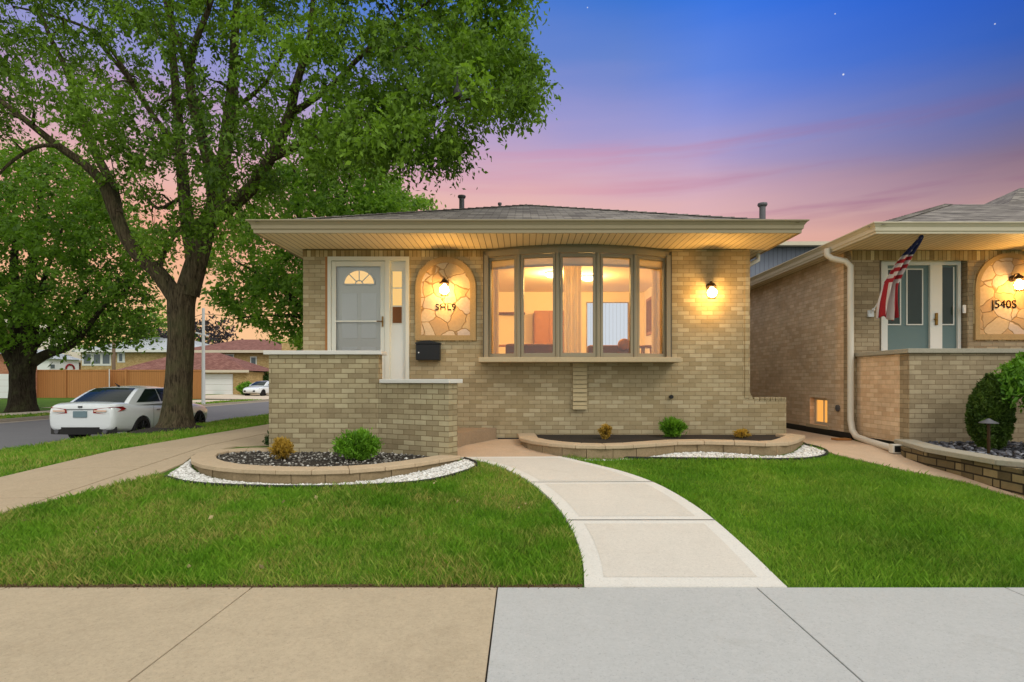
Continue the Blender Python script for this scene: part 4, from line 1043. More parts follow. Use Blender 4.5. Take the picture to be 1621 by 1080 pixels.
# fallen leaves on the left lawn and overhead wire
pts = rng.uniform([-4.8, 3.9], [.3, 6.6], (26, 2)); pts = pts[inpoly(pts, [tuple(p[:2]) for p in lawnL])]
leaves('fallen_leaves', np.column_stack([pts, [gz(*p)+.045 for p in pts]]), .032, .022, 'dryleaf', None, .0)['kind'] = 'stuff'
# street tree across the road
YS = 27; tb = P3(36, 651, YS); tb.z = gz(tb.x, YS)
L2 = [([(tb.x, YS, tb.z-.1)]+[tuple(P3(px, py, YS)) for px, py in ((36,640),(36,615),(36,590),(38,575))], [.75, .56, .50, .50, .52]),
 Lb([(30,590,27,.34),(15,560,27,.28),(2,530,27,.24),(-15,490,27,.2),(-50,440,27,.14),(-90,380,27,.06)]),
 Lb([(35,580,27,.34),(28,530,27,.26),(27,480,27,.22),(22,430,27,.18),(25,370,27,.12),(20,300,27,.05)]),
 Lb([(40,580,27,.34),(44,530,27,.28),(44,480,27,.24),(50,430,27,.2),(60,360,27,.14),(70,280,27,.05)]),
 Lb([(42,580,26.8,.24),(52,550,26.6,.18),(58,500,26.4,.14),(70,440,26,.1),(100,360,25.8,.05)]),
 Lb([(48,575,27,.28),(75,560,26.6,.22),(105,550,26.2,.18),(125,535,25.9,.14),(145,510,25.6,.11),(170,480,25.3,.08),(205,455,25,.04)]),
 Lb([(46,560,26.8,.18),(70,530,26.5,.14),(95,505,26.2,.11),(130,470,26,.07),(160,440,25.8,.03)])]
c2 = poly_clumps([([(-220,330),(-120,250),(0,228),(70,225),(150,250),(205,320),(245,390),(255,440),(248,500),(232,525),(205,548),(170,552),(140,540),(100,545),(60,528),(20,545),(-40,540),(-120,540),(-210,470)], 560)], lambda x: 26.8+0*x, 4.8, holes=[(8,470,14),(85,560,16)])
tree('street_tree', tuple(tb), L2, c2, None, 'broad many-stemmed tree across the street before the white garage', 'leaf2', 'bark_dark', .18, .09, 125, .72, .5)
# tree beyond the left side of the house
Y3 = 19.5; tb = Vector((-7.2, Y3, .42)); 
L3 = [([(-7.2,Y3,.35),(-7.2,Y3,1.5),(-7.18,Y3,2.6),(-7.1,Y3,3.6)], [.32, .25, .22, .2]),
 Lb([(500,510,19.5,.17),(492,450,19.5,.14),(480,390,19.5,.11),(470,320,19.5,.07),(465,260,19.5,.03)]),
 Lb([(500,505,19.5,.13),(460,470,19.5,.10),(420,440,19.5,.06),(375,415,19.5,.03)]),
 Lb([(500,500,19.5,.13),(540,440,19.5,.1),(580,370,19.5,.07),(620,320,19.5,.03)]),
 Lb([(490,450,19.5,.1),(530,380,19.7,.07),(545,310,19.9,.04),(560,260,19.9,.02)]),
 Lb([(495,500,19.3,.10),(450,500,18.9,.06),(410,500,18.5,.03),(370,505,18.3,.015)])]
c3 = poly_clumps([([(335,400),(365,345),(400,300),(440,262),(490,242),(560,235),(610,265),(650,300),(684,328),(660,350),(600,400),(560,520),(480,555),(430,520),(380,505),(340,478)], 290),
   ([(400,420),(480,380),(560,400),(520,520),(440,520)], 40), ([(480,300),(520,255),(600,260),(660,320),(600,345),(500,345)], 40)], lambda x: 19.5+0*x, 2.8, holes=[(345,440,16),(430,500,14),(400,400,12)])
tree('rear_side_tree', tuple(tb), L3, c3, None, 'lighter green tree standing beyond the left corner of the house', 'leaf3', 'bark_dark', .145, .07, 105, .48, .5)
# distant trees
def far_tree(px, Y, zt_, r, mat, label, n=42):
    x = (px-828)*Y/900; z0 = .1; T = []
    d = unit(rng.normal(size=(n, 3)))*rng.uniform(.3, 1, (n, 1))**.5; cc_ = d*np.array([r, r, r*.8])+np.array([x, Y, zt_-r*.8])
    limbs = [([(x, Y, z0), (x+.1, Y, zt_*.35), (x, Y, zt_*.7)], [r*.09, r*.07, r*.03])]
    tree('far_tree', (x, Y, z0), limbs, cc_, None, label, mat, 'bark_dark', .42, .24, 70, r*.28, .3, 'trees far beyond the street', flare=zt_*.25)
far_tree(318, 82, 11.0, 5.2, 'leaf_purple', 'dark purple tree beyond the brown-roofed houses, right of the big trunk')
far_tree(225, 80, 13, 7.0, 'leaf3', 'green tree behind the pale-roofed house', 60)
far_tree(255, 78, 9.5, 4.2, 'leaf_purple', 'dark tree just left of the big trunk, behind the pale roof')
far_tree(110, 88, 15, 8, 'leaf2', 'tall green tree behind the white garage', 60)
far_tree(20, 92, 16, 8, 'leaf3', 'tall green tree at the far left behind the gabled house', 60)
far_tree(470, 90, 9.5, 4.5, 'leaf3', 'dark green tree behind the yellow brick house', 44)

# ================================================================== the neighbouring house
N = empty('neighbour_house', (8, 10, .5), 'tan brick neighbouring house with teal door and white gutter, right edge', 'house')
nx, ny = 5.78, 10.0
b = B()
# front wall with recessed door bay (x 6.27..7.82)
b.box(nx, 6.27, ny, ny+.25, .2, 3.9); b.box(6.27, 7.82, ny, ny+.25, 3.79, 3.9); b.box(6.27, 7.82, ny, ny+.25, .2, 1.5); b.box(7.82, 16, ny, ny+.25, .2, 3.9)
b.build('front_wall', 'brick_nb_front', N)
b = B()
wy0, wy1, wz0, wz1 = 10.80, 11.46, .74, 1.27
b.box(nx, nx+.25, ny+.25, wy0, .56, 3.9); b.box(nx, nx+.25, wy1, 27, .56, 3.9); b.box(nx, nx+.25, wy0, wy1, .56, wz0); b.box(nx, nx+.25, wy0, wy1, wz1, 3.9)
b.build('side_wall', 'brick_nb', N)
b = B(); b.box(15.75, 16, ny+.25, 27, .2, 3.9); b.build('side_wall', 'brick_nb', N)
b = B(); b.box(nx-.012, nx+.1, ny, 27, .3, .68); b.build('foundation', 'black', N)
bw_ = empty('basement_window', (0, 0, 0)); bw_.parent = N; bw_.location = (-2.2, 1.1, .5)
b = B(); b.box(nx+.10, nx+.14, wy0, wy1, wz0, wz0+.05); b.box(nx+.10, nx+.14, wy0, wy1, wz1-.05, wz1); b.box(nx+.10, nx+.14, wy0, wy0+.05, wz0+.05, wz1-.05); b.box(nx+.10, nx+.14, wy1-.05, wy1, wz0+.05, wz1-.05)
b.box(nx+.105, nx+.135, (wy0+wy1)/2-.012, (wy0+wy1)/2+.012, wz0+.05, wz1-.05); b.build('window_frame', 'fascia_nb', bw_)
b = B(); b.box(nx+.125, nx+.13, wy0+.05, wy1-.05, wz0+.05, wz1-.05); b.build('pane', 'winglow', bw_)
b = B(); b.box(nx-.04, nx+.10, wy0-.08, wy1+.08, wz0-.06, wz0-.002); b.build('window_sill', 'sill', bw_)
b = B(); b.lathe([(.06, 0), (.06, -.03), (.03, -.035)], (nx, 10.42, 1.10), 14, 'x'); b.build('wall_vent_cap', 'galv', N)
# soldier course
b = B(); b.box(nx-.002, 12, ny-.006, ny+.02, 3.72, 3.89); b.build('soldier_course', 'soldier', N)
# roof
ex0, ex1, ey0, ey1 = 5.50, 16.5, 8.86, 27.5; ez = 4.03; sl = .385; hw2 = 4.3
b = B()
A = (ex0, ey0, ez); B1 = (ex1, ey0, ez); C1 = (ex1, ey1, ez); D1 = (ex0, ey1, ez); zr = ez+hw2*sl
E = (ex0+hw2, ey0+hw2, zr); F = (ex0+hw2, ey1-hw2, zr); E2 = (ex1-hw2, ey0+hw2, zr); F2 = (ex1-hw2, ey1-hw2, zr)
b.face([A, B1, E2, E]); b.face([D1, A, E, F]); b.face([B1, C1, F2, E2]); b.face([C1, D1, F, F2]); b.face([E, E2, F2, F])
b.face([(p[0], p[1], p[2]-.03) for p in (A, B1, C1, D1)])
for p, q in ((A, B1), (B1, C1), (C1, D1), (D1, A)): b.face([p, q, (q[0], q[1], q[2]-.03), (p[0], p[1], p[2]-.03)])
nroof = b.build('roof', 'shingle', N)
# higher rear roof volume
b = B(); A = (11.2, 13.4, 5.45); B2 = (22, 13.4, 5.45); C2 = (22, 21.4, 5.45); D2 = (11.2, 21.4, 5.45); T1 = (15.2, 17.4, 7.5); T2 = (18, 17.4, 7.5)
b.face([A, B2, T2, T1]); b.face([B2, C2, T2]); b.face([C2, D2, T1, T2]); b.face([D2, A, T1]); b.face([A, B2, C2, D2]); b.build('upper_roof', 'shingle', N)
b = B(); caps((ex0, ey0, ez), E); b.build('ridge_cap', 'shingle', nroof, recalc=False)
b = B(); b.box(ex0+.02, ex1-.02, ey0+.03, ny-.01, 3.90, 3.915); b.box(ex0+.02, nx, ny-.01, 27.3, 3.90, 3.915); b.build('soffit', 'soffit', N)
gp2 = [(-.02,3.895),(.0,3.895),(.004,3.925),(.02,3.935),(.028,3.99),(.06,4.03),(.08,4.045),(.08,4.06),(.066,4.06),(.06,4.04),(.0,4.02),(-.02,4.02)]
b = B(); gutter(b, [(ex0, 27.5, -1, 0), (ex0, ey0, -1, -1), (ex1, ey0, 1, -1), (ex1, 27.5, 1, 0)], gp2); b.build('gutter', 'fascia_nb', N)
# downspout and its ground extension
b = B(); dp = [(5.42,10.13,3.95),(5.42,10.13,3.84),(5.48,10.09,3.77),(5.66,9.98,3.70),(5.72,9.93,3.60)]+[(5.72,9.93,3.6-.25*k) for k in range(1, 11)]+[(5.72,9.93,.92),(5.71,9.86,.74),(5.66,9.65,.65),(5.60,9.2,.62),(5.53,8.75,.605),(5.47,8.38,.60)]
b.tube(dp, .052, 14); b.build('downspout', 'pipe', N, True)
b = B(); b.box(5.40,5.54,8.30,8.40,.54,.67,.006); dc = b.build('downspout_end', 'pipe', N)
b = B(); b.box(5.425,5.515,8.292,8.299,.56,.65); b.build('outlet_opening', 'black', dc)
b = B(); b.box(5.36,5.62,9.72,9.90,.58,.61,.004); tag(b.build('wooden_block', 'tanwood'), 'small wooden board under the foot of the downspout', 'board')
# porch parapet of the neighbour
b = B(); b.box(5.87, 6.1, 8.86, 9.995, .3, 2.02); ps = b.build('porch_side_wall', 'brick_nb', N)
b = B(); b.box(5.87, 13, 8.64, 8.86, .3, 2.02); b.build('porch_front_wall', 'brick_nb_front', N)
b = B(); b.box(5.82, 6.14, 8.90, 9.99, 2.022, 2.09, .005); b.box(5.82, 13, 8.59, 8.898, 2.022, 2.09, .005); b.build('porch_coping', 'blockcapgrey', N)
b = B(); b.box(5.855, 6.0, 8.645, 9.99, .4, .64); b.build('porch_base', 'black', N)
b = B(); b.box(6.1, 13, 8.87, 9.99, .9, 1.5); b.build('porch_floor', 'pinkwalk', N)
# door bay
ND = empty('teal_door', (0, 0, 0)); ND.parent = N; ND.location = (-1, 0, 1)
def fx(px, Y=10.12): return (px-828)*Y/900
def fz(py, Y=10.12): return 1.6+(603-py)*Y/900
y_ = 10.10
b = B(); b.box(fx(1394), fx(1404), y_, y_+.06, 1.5, fz(408)); b.box(fx(1404), fx(1520), y_, y_+.06, fz(420), fz(408)); b.box(fx(1471), fx(1490), y_-.005, y_+.06, 1.5, fz(420)); b.box(fx(1515), fx(1520), y_, y_+.06, 1.5, fz(420)); b.build('door_casing', 'white', ND)
b = B(); b.box(fx(1404), fx(1471), y_+.04, y_+.08, 1.5, fz(420)); b.build('door_leaf', 'teal', ND)
for (p0, p1) in ((1406, 1425), (1437, 1460)):
    b = B(); x0, x1, z0, z1 = fx(p0), fx(p1), fz(513), fz(427)
    b.box(x0-.02, x0, y_+.025, y_+.039, z0-.02, z1+.02); b.box(x1, x1+.02, y_+.025, y_+.039, z0-.02, z1+.02); b.box(x0, x1, y_+.025, y_+.039, z1, z1+.02); b.box(x0, x1, y_+.025, y_+.039, z0-.02, z0)
    f_ = b.build('door_light_frame', 'white', ND); b = B(); b.box(x0, x1, y_+.030, y_+.036, z0, z1); b.build('pane', 'darkglass', f_)
b = B(); b.box(fx(1490), fx(1515), y_+.04, y_+.08, 1.5, fz(420)); b.build('sidelight', 'teal', ND)
b = B(); x0, x1, z0, z1 = fx(1492), fx(1509), fz(513), fz(423)
b.box(x0, x1, y_+.025, y_+.039, z0, z1); b.build('pane', 'darkglass', ND)
b = B(); b.box(x1, x1+.02, y_+.02, y_+.039, z0-.02, z1); b.box(x0-.01, x1, y_+.02, y_+.039, z0-.02, z0); b.build('sidelight_trim', 'white', ND)
b = B(); b.box(fx(1478), fx(1482), y_-.03, y_-.006, fz(515), fz(496), .004); b.tube([(fx(1480), y_-.045, fz(506)), (fx(1474), y_-.05, fz(506))], .01, 6); b.build('door_handle', 'brass', ND)
b = B(); b.box((1523-828)/90, (1528-828)/90, 9.98, 9.998, fz(496, 10), fz(483, 10), .003); b.box((1524.5-828)/90, (1526.5-828)/90, 9.975, 9.979, fz(493, 10), fz(489, 10)); b.build('doorbell', 'pole', N)
arch_panel(N, (1596-828)/90, 3.24, .60, .52, 2.32, 2.42, 10.0)
lantern((1600-828)/90, 9.985, 3.26, 'lit lantern on the arched stone panel of the neighbouring house', 100)
text('house_number', '|540S', ((1588-828)/90, 9.980, 2.88), .20, 'numeral', N, .004)

# flag
FG = empty('flag', (6.08, 9.9, 2.77), 'striped flag with starry blue canton hanging limp on a white pole', 'flag')
pa = Vector((6.10, 9.97, 2.78)); pb = Vector((6.37, 8.90, 4.02))
b = B(); b.tube([pa, pb], .013, 8); b.build('flag_pole', 'pole', FG, True)
b = B(); b.sphere(pb, .028, 2); b.sphere(pa.lerp(pb, .05), .028, 2); b.build('pole_finial', 'pole', FG, True)
b = B(); b.box(6.05, 6.15, 9.96, 9.999, 2.72, 2.84, .004); b.build('pole_bracket', 'pole', FG)
b = B(); nt, nu = 44, 26
keys = [(0, 1461, 372, 3, 8.95), (.12, 1453, 384, 8, 9.0), (.3, 1436, 406, 15, 9.15), (.42, 1426, 423, 21, 9.2), (.6, 1412, 450, 25, 9.25), (.8, 1407, 480, 29, 9.25), (1, 1405, 504, 31, 9.25)]
def key(t):
    for a_, c_ in zip(keys, keys[1:]):
        if t <= c_[0]+1e-9:
            f = (t-a_[0])/(c_[0]-a_[0]); return [a_[i]+(c_[i]-a_[i])*f for i in range(1, 5)]
grid = []
for i in range(nt+1):
    t = i/nt; px, py, w_, Y = key(t); row = []
    for j in range(nu+1):
        u = j/nu-.5; dy = .055*min(1, t*3)*math.sin(u*15+t*2.5)+.03*math.cos(u*31+t*5)*t
        hem = (7*math.sin(u*9)+10*u)*max(0, t-.8)*5*.5
        p = P3(px+w_*u*(1+.05*math.sin(t*9)), py+hem+6*(1-t)*u*1.2, Y); p.y += dy; row.append(b.bm.verts.new(p))
    grid.append(row)
for i in range(nt):
    t = (i+.5)/nt
    for j in range(nu):
        u = (j+.5)/nu
        f = b.bm.faces.new([grid[i][j], grid[i][j+1], grid[i+1][j+1], grid[i+1][j]])
        if t < .31-.05*u: f.material_index = 2 if (i*7+j*5) % 23 else 1
        elif t < .60:
            s_ = (t+.10*u-.31)/.05; f.material_index = 0 if int(math.floor(s_)) % 2 else 1
        else: f.material_index = 0 if int(math.floor((u+.5)*6.99)) % 2 == 0 else 1
cloth = b.build('cloth', ['red', 'flagwhite', 'navy'], FG, True)
sm = cloth.modifiers.new('thickness', 'SOLIDIFY'); sm.thickness = .004

# neighbour's raised bed
no = [(5.62,8.62)]+[GZ(*p, .72) for p in ((1436,705),(1470,709),(1530,719),(1580,728),(1640,741))]+[(6.9,5.2)]
NO = smooth(no, 1)
NBd = empty('block_planter', (6, 7.5, .6), 'weathered mossy block bed in front of the neighbouring house', 'planter', 'curved retaining-block planters')
b = B(); ring_wall(b, NO, 1.1, .28, lambda x, y: .655, .72, .004, .01); b.build('cap', 'blockcapgrey', NBd)
inn = inset(NO, .03)
b = B(); ring_wall(b, inn, .6, .22, lambda x, y: gz(x, y)-.1, .653, .0); b.build('block_course', 'blockdark', NBd)
poly_sheet('bed_soil', [tuple(p) for p in inset(NO, .2)]+[(12,5.2),(12,8.63),(5.9,8.63)], .66, 'soil')
pebbles('dark_pebbles', 2600, region([tuple(p) for p in inset(NO, .3)]+[(9,5.2),(9,8.6),(6,8.6)], lambda x, y: .675), .028, 'darkpebble', 'dark grey pebbles in the neighbouring bed')
# clipped arborvitae
cb = Vector(((1572-828)*7.7/900, 7.75, .66)); T = empty('evergreen_shrub', tuple(cb), 'tall rounded evergreen shrub in the neighbouring bed behind the path light', 'shrub')
n = 26000; d = unit(rng.normal(size=(n, 3))); k = rng.uniform(.80, 1.04, (n, 1)); v = d*k
prof = 1-.35*np.clip(v[:, 2], 0, 1)**1.5
bump_ = 1+.06*np.sin(v[:, 0]*11+v[:, 2]*9)+.05*np.sin(v[:, 1]*13-v[:, 2]*14)
Cc = np.column_stack([v[:, 0]*.245*prof*bump_, v[:, 1]*.245*prof*bump_, v[:, 2]*.50*bump_])+np.array([cb.x, cb.y, cb.z+.49])
leaves('foliage', Cc, .045, .016, 'arbor', T, 0, d*1.0+np.array([0, 0, .8]))
b = B(); b.tube([cb, cb+Vector((0, 0, .7))], [.04, .02], 8); b.lathe([(.02, .72), (.17, .85), (.20, 1.1), (.16, 1.35), (.02, 1.5)], (cb.x, cb.y, 0), 12); b.build('stem', 'bark_dark', T)
# weeping ornamental tree at the frame edge
wb = Vector((7.05, 7.6, .66)); cz_ = []
nC = 120; d = unit(rng.normal(size=(nC, 3))); d[:, 2] = np.abs(d[:, 2])-.25
cw = d*np.array([.72, .62, .62])*rng.uniform(.75, 1, (nC, 1))+np.array([wb.x+.05, wb.y, 1.55])
tree('weeping_tree', tuple(wb), [([tuple(wb), (wb.x, wb.y, 1.3), (wb.x-.05, wb.y, 1.9)], [.06, .05, .03])], cw, None, 'weeping ornamental tree cut by the right frame edge', 'weeping', 'bark_dark', .07, .03, 110, .13, 1.2, flare=.4)
# path light
pl_ = Vector(((1565-828)*7.25/900, 7.25, .66)); T = empty('path_light', tuple(pl_), 'brown mushroom path light in the neighbouring bed', 'path light')
b = B(); b.tube([pl_, pl_+Vector((0, 0, .40))], .018, 8); b.build('post', 'darkbrown', T, True)
b = B(); z = pl_.z+.40; b.lathe([(.105, z), (.105, z+.006), (.05, z+.035), (.012, z+.06)], (pl_.x, pl_.y, 0), 18); b.build('lamp_shade', 'galv', T)

# blue-grey house behind the gap
BH = empty('rear_house', (13, 28, .5), 'blue-grey sided house with grey roof behind the gap between the houses', 'house')
b = B(); b.box(7.2, 24, 28, 38, .3, 8.2); b.build('wall', 'siding_blue', BH)
b = B(); A = (6.7,27.4,8.32); B2 = (25,27.4,8.32); C2 = (25,39,8.32); D2 = (6.7,39,8.32); T1 = (12.5,33,9.55); T2 = (19,33,9.55)
b.face([A, B2, T2, T1]); b.face([B2, C2, T2]); b.face([C2, D2, T1, T2]); b.face([D2, A, T1]); b.face([D2, C2, B2, A]); b.build('roof', 'shingle', BH)
b = B(); b.box(6.65, 25, 27.3, 27.6, 8.12, 8.30); b.build('gutter', 'fascia_nb', BH)

# ================================================================== across the street
def quad_roof(b, x0, x1, y0, y1, z0, z1, inx, iny=None):
    iny = iny if iny is not None else (y1-y0)/2
    A = (x0,y0,z0); B_ = (x1,y0,z0); C_ = (x1,y1,z0); D_ = (x0,y1,z0); E_ = (x0+inx,y0+iny,z1); F_ = (x1-inx,y0+iny,z1)
    b.face([A, B_, F_, E_]); b.face([B_, C_, F_]); b.face([C_, D_, E_, F_]); b.face([D_, A, E_]); b.face([D_, C_, B_, A])
def X(px, Y): return (px-828)*Y/900
def Z(py, Y): return 1.6+(603-py)*Y/900
# wooden fence
FN = empty('wooden_fence', (X(190, 44), 44, .3), 'orange-brown vertical board fence across the street', 'fence')
seg_ = [(58,103,44.0),(104,172,44.05),(173,200,44.6),(200,262,44.1),(262,322,44.1)]
for (a0, a1, Y) in seg_:
    b = B(); x0, x1 = X(a0, Y), X(a1, Y); n = int((x1-x0)/.15)
    for k in range(n):
        xx = x0+(x1-x0)*k/n; b.box(xx+.004, xx+(x1-x0)/n-.004, Y, Y+.02+.006*(k % 2), .2, 2.42+.015*random.random())
    b.box(x0, x1, Y-.03, Y-.002, 2.36, 2.46); b.build('fence_panel', 'fence', FN)
for px in (58, 104, 172, 200, 322):
    b = B(); x = X(px, 44); b.box(x-.06, x+.06, 43.93, 43.97, .2, 2.5); b.build('post', 'fence', FN)
# yellow brick house with brown roof and its garage
YH = empty('yellow_brick_house', (X(400, 66), 66, .1), 'two-storey yellow brick house with brown hip roof across the street', 'house')
b = B(); Y = 66; b.box(X(300, Y), X(475, Y), Y, Y+9, .1, Z(556, Y)); b.build('wall', 'brick_far', YH)
b = B(); quad_roof(b, X(282, Y), X(462, Y), Y-.8, Y+10, Z(556, Y), Z(533, Y), 5.0); b.build('roof', 'shingle_brown', YH)
b = B(); b.box(X(282, Y), X(462, Y), Y-.86, Y-.80, Z(559, Y), Z(555, Y)); b.build('gutter', 'fascia_nb', YH)
for (p0, p1, q0, q1) in ((357,369,562,575),(398,405,566,578)):
    b = B(); b.box(X(p0, Y)-.12, X(p1, Y)+.12, Y-.06, Y-.002, Z(q1, Y)-.12, Z(q0, Y)+.12); f_ = b.build('window', 'white', YH)
    b = B(); b.box(X(p0, Y), X(p1, Y), Y-.07, Y-.062, Z(q1, Y), Z(q0, Y)); b.build('pane', 'farglass', f_)
b = B(); b.box(X(446, 60), X(468, 60), 60, 61.2, 3.0, Z(543, 60)); b.build('chimney', 'brick_far', YH)
GA = empty('brick_garage', (X(330, 56), 56, .1), 'brown-roofed brick garage with white door beside the wooden fence', 'garage')
Y = 56; b = B(); b.box(X(200, Y), X(322, Y), Y, Y+6, .1, Z(589, Y)); b.box(X(322, Y), X(369, Y), Y, Y+.3, Z(592, Y), Z(589, Y)); b.box(X(369, Y), X(391, Y), Y, Y+6, .1, Z(589, Y)); b.build('wall', 'brick_far', GA)
b = B(); quad_roof(b, X(184, Y), X(398, Y), Y-.5, Y+6.5, Z(587, Y), Z(556, Y), 4.8); b.build('roof', 'shingle_brown', GA)
b = B(); b.box(X(184, Y), X(398, Y), Y-.56, Y-.5, Z(590, Y), Z(586, Y)); b.build('gutter', 'fascia_nb', GA)
b = B()
for k in range(4): b.box(X(323, Y), X(368, Y), Y+.05, Y+.1, .12+k*.565, .12+k*.565+.55)
b.build('garage_door', 'garagedoor', GA)
# pale roofed house
PH = empty('pale_roof_house', (X(190, 72), 72, .2), 'house with pale grey hip roof and triple white window across the street', 'house')
Y = 72; b = B(); b.box(X(128, Y), X(330, Y), Y, Y+9, .2, Z(556, Y)); b.build('wall', 'brick_far', PH)
b = B(); quad_roof(b, X(122, Y), X(335, Y), Y-.8, Y+10, Z(555, Y), Z(530, Y), 6.5); b.build('roof', 'shingle_pale', PH)
b = B(); b.box(X(122, Y), X(335, Y), Y-.86, Y-.8, Z(558, Y), Z(554, Y)); b.build('gutter', 'white', PH)
b = B(); b.box(X(130, Y), X(176, Y), Y-.05, Y-.002, Z(579, Y), Z(559, Y)); f_ = b.build('window', 'white', PH)
for (p0, p1) in ((133,144),(149,159),(163,174)):
    b = B(); b.box(X(p0, Y), X(p1, Y), Y-.06, Y-.052, Z(576, Y), Z(561, Y)); b.build('pane', 'farglass', f_)
b = B(); b.box(X(186, Y), X(198, Y), Y-.05, Y-.002, Z(574, Y), Z(558, Y)); f_ = b.build('window', 'white', PH)
b = B(); b.box(X(189, Y), X(194, Y), Y-.06, Y-.052, Z(572, Y), Z(560, Y)); b.build('pane', 'farglass', f_)
# white garages at left
WG = empty('white_garage', (X(60, 60), 60, .3), 'small white garage with wreath behind the wooden fence', 'garage')
Y = 60; xr_ = X(78, Y); b = B(); b.box(X(-40, Y), xr_, Y, Y+4, .3, Z(567, Y)); b.build('wall', 'siding_white', WG)
b = B(); quad_roof(b, X(-50, Y), xr_+.35, Y-.4, Y+4.4, Z(568, Y), Z(552, Y), 2.2); b.build('roof', 'shingle_pale', WG)
b = B(); b.box(xr_+.002, xr_+.05, 60.15, 60.65, Z(583, 60), Z(577, 60)); b.build('window', 'farglass', WG)
b = B()
for k in range(12):
    a0 = math.pi*k/11; b.sphere((xr_+.06, 62.7-.55*math.cos(a0), Z(584, 62.7)+.42*math.sin(a0)+.05), .11, 1)
b.build('wreath', 'red', WG)
WG2 = empty('white_garage', (X(10, 42), 42, .3), 'pale garage with wide white door at the left frame edge', 'garage')
Y = 42; b = B(); b.box(X(-140, Y), X(24, Y), Y+.1, Y+1.9, .3, Z(560, Y)); b.build('wall', 'brick_red', WG2)
b = B(); quad_roof(b, X(-150, Y), X(30, Y), Y-.3, Y+2.3, Z(560, Y), Z(543, Y), 1.2); b.build('roof', 'shingle_pale', WG2)
b = B()
for k in range(4): b.box(X(-60, Y), X(22, Y), Y+.04, Y+.08, .32+k*.45, .32+k*.45+.44)
b.build('garage_door', 'garagedoor', WG2)
GH = empty('gabled_house', (X(40, 75), 75, .3), 'pinkish brick gabled house at the far left behind the tree', 'house')
Y = 75; b = B(); b.prism([(X(-60, Y), .3), (X(70, Y), .3), (X(70, Y), Z(565, Y)), (X(5, Y), Z(512, Y)), (X(-60, Y), Z(565, Y))], 'y', Y, Y+9); b.build('wall', 'brick_red', GH)
b = B()
for s0, s1 in (((-68, 572), (5, 508)), ((5, 508), (78, 572))):
    p, q = (X(s0[0], Y), Z(s0[1], Y)), (X(s1[0], Y), Z(s1[1], Y)); b.prism([p, q, (q[0], q[1]+.25), (p[0], p[1]+.25)], 'y', Y-.5, Y+9.5)
b.build('roof', 'fascia_nb', GH)
# bushes
def far_bush(px, py, Y, rx, h, label, mat='shrub'):
    shrub('bush', (X(px, Y), Y, gz(X(px, Y), Y)), rx, h, mat, label, 3500, .22, .12, group='rounded bushes across the street')
far_bush(390, 627, 54.5, .95, 1.25, 'low round clipped bush beside the brick garage')
far_bush(412, 610, 60, 1.3, 2.6, 'taller dark bush behind the distant car', 'shrub_dark')
far_bush(425, 610, 63, 1.5, 2.7, 'tall bush partly hidden by the porch wall', 'shrub')
# poles
SP = empty('street_pole', (X(322, 36), 36, .13), 'pale metal pole on the grass island across the street', 'pole')
b = B(); b.tube([(X(322, 36), 36, .1), (X(322, 36), 36, Z(488, 36))], [.11, .08], 10); b.build('pole', 'pole', SP, True)
b = B(); b.tube([(X(310, 36), 36, Z(527, 36)), (X(330, 36), 36, Z(532, 36))], .05, 6); b.build('cross_arm', 'pole', SP)
b = B(); b.tube([(X(180, 60), 60, .3), (X(180, 60), 60, Z(534, 60))], [.19, .15], 8); tag(b.build('utility_pole', 'woodpole', None, True), 'weathered wooden utility pole behind the fence', 'pole')
b = B(); b.tube([(X(173, 43), 43, .3), (X(173, 43), 43, 2.5)], .035, 6); tag(b.build('thin_post', 'pole', None, True), 'thin white post in front of the wooden fence', 'post')

b = B(); wp = [(X(180, 60), 60, Z(540, 60)), (X(250, 48), 48, 6.0), (X(322, 36), 36, Z(497, 36)), (X(420, 45), 45, Z(505, 45)), (X(560, 80), 80, 11.)]
b.tube(wp, .02, 5); tag(b.build('overhead_wire', 'black', None, True), 'thin overhead wire strung between the wooden pole and the pale pole', 'wire')
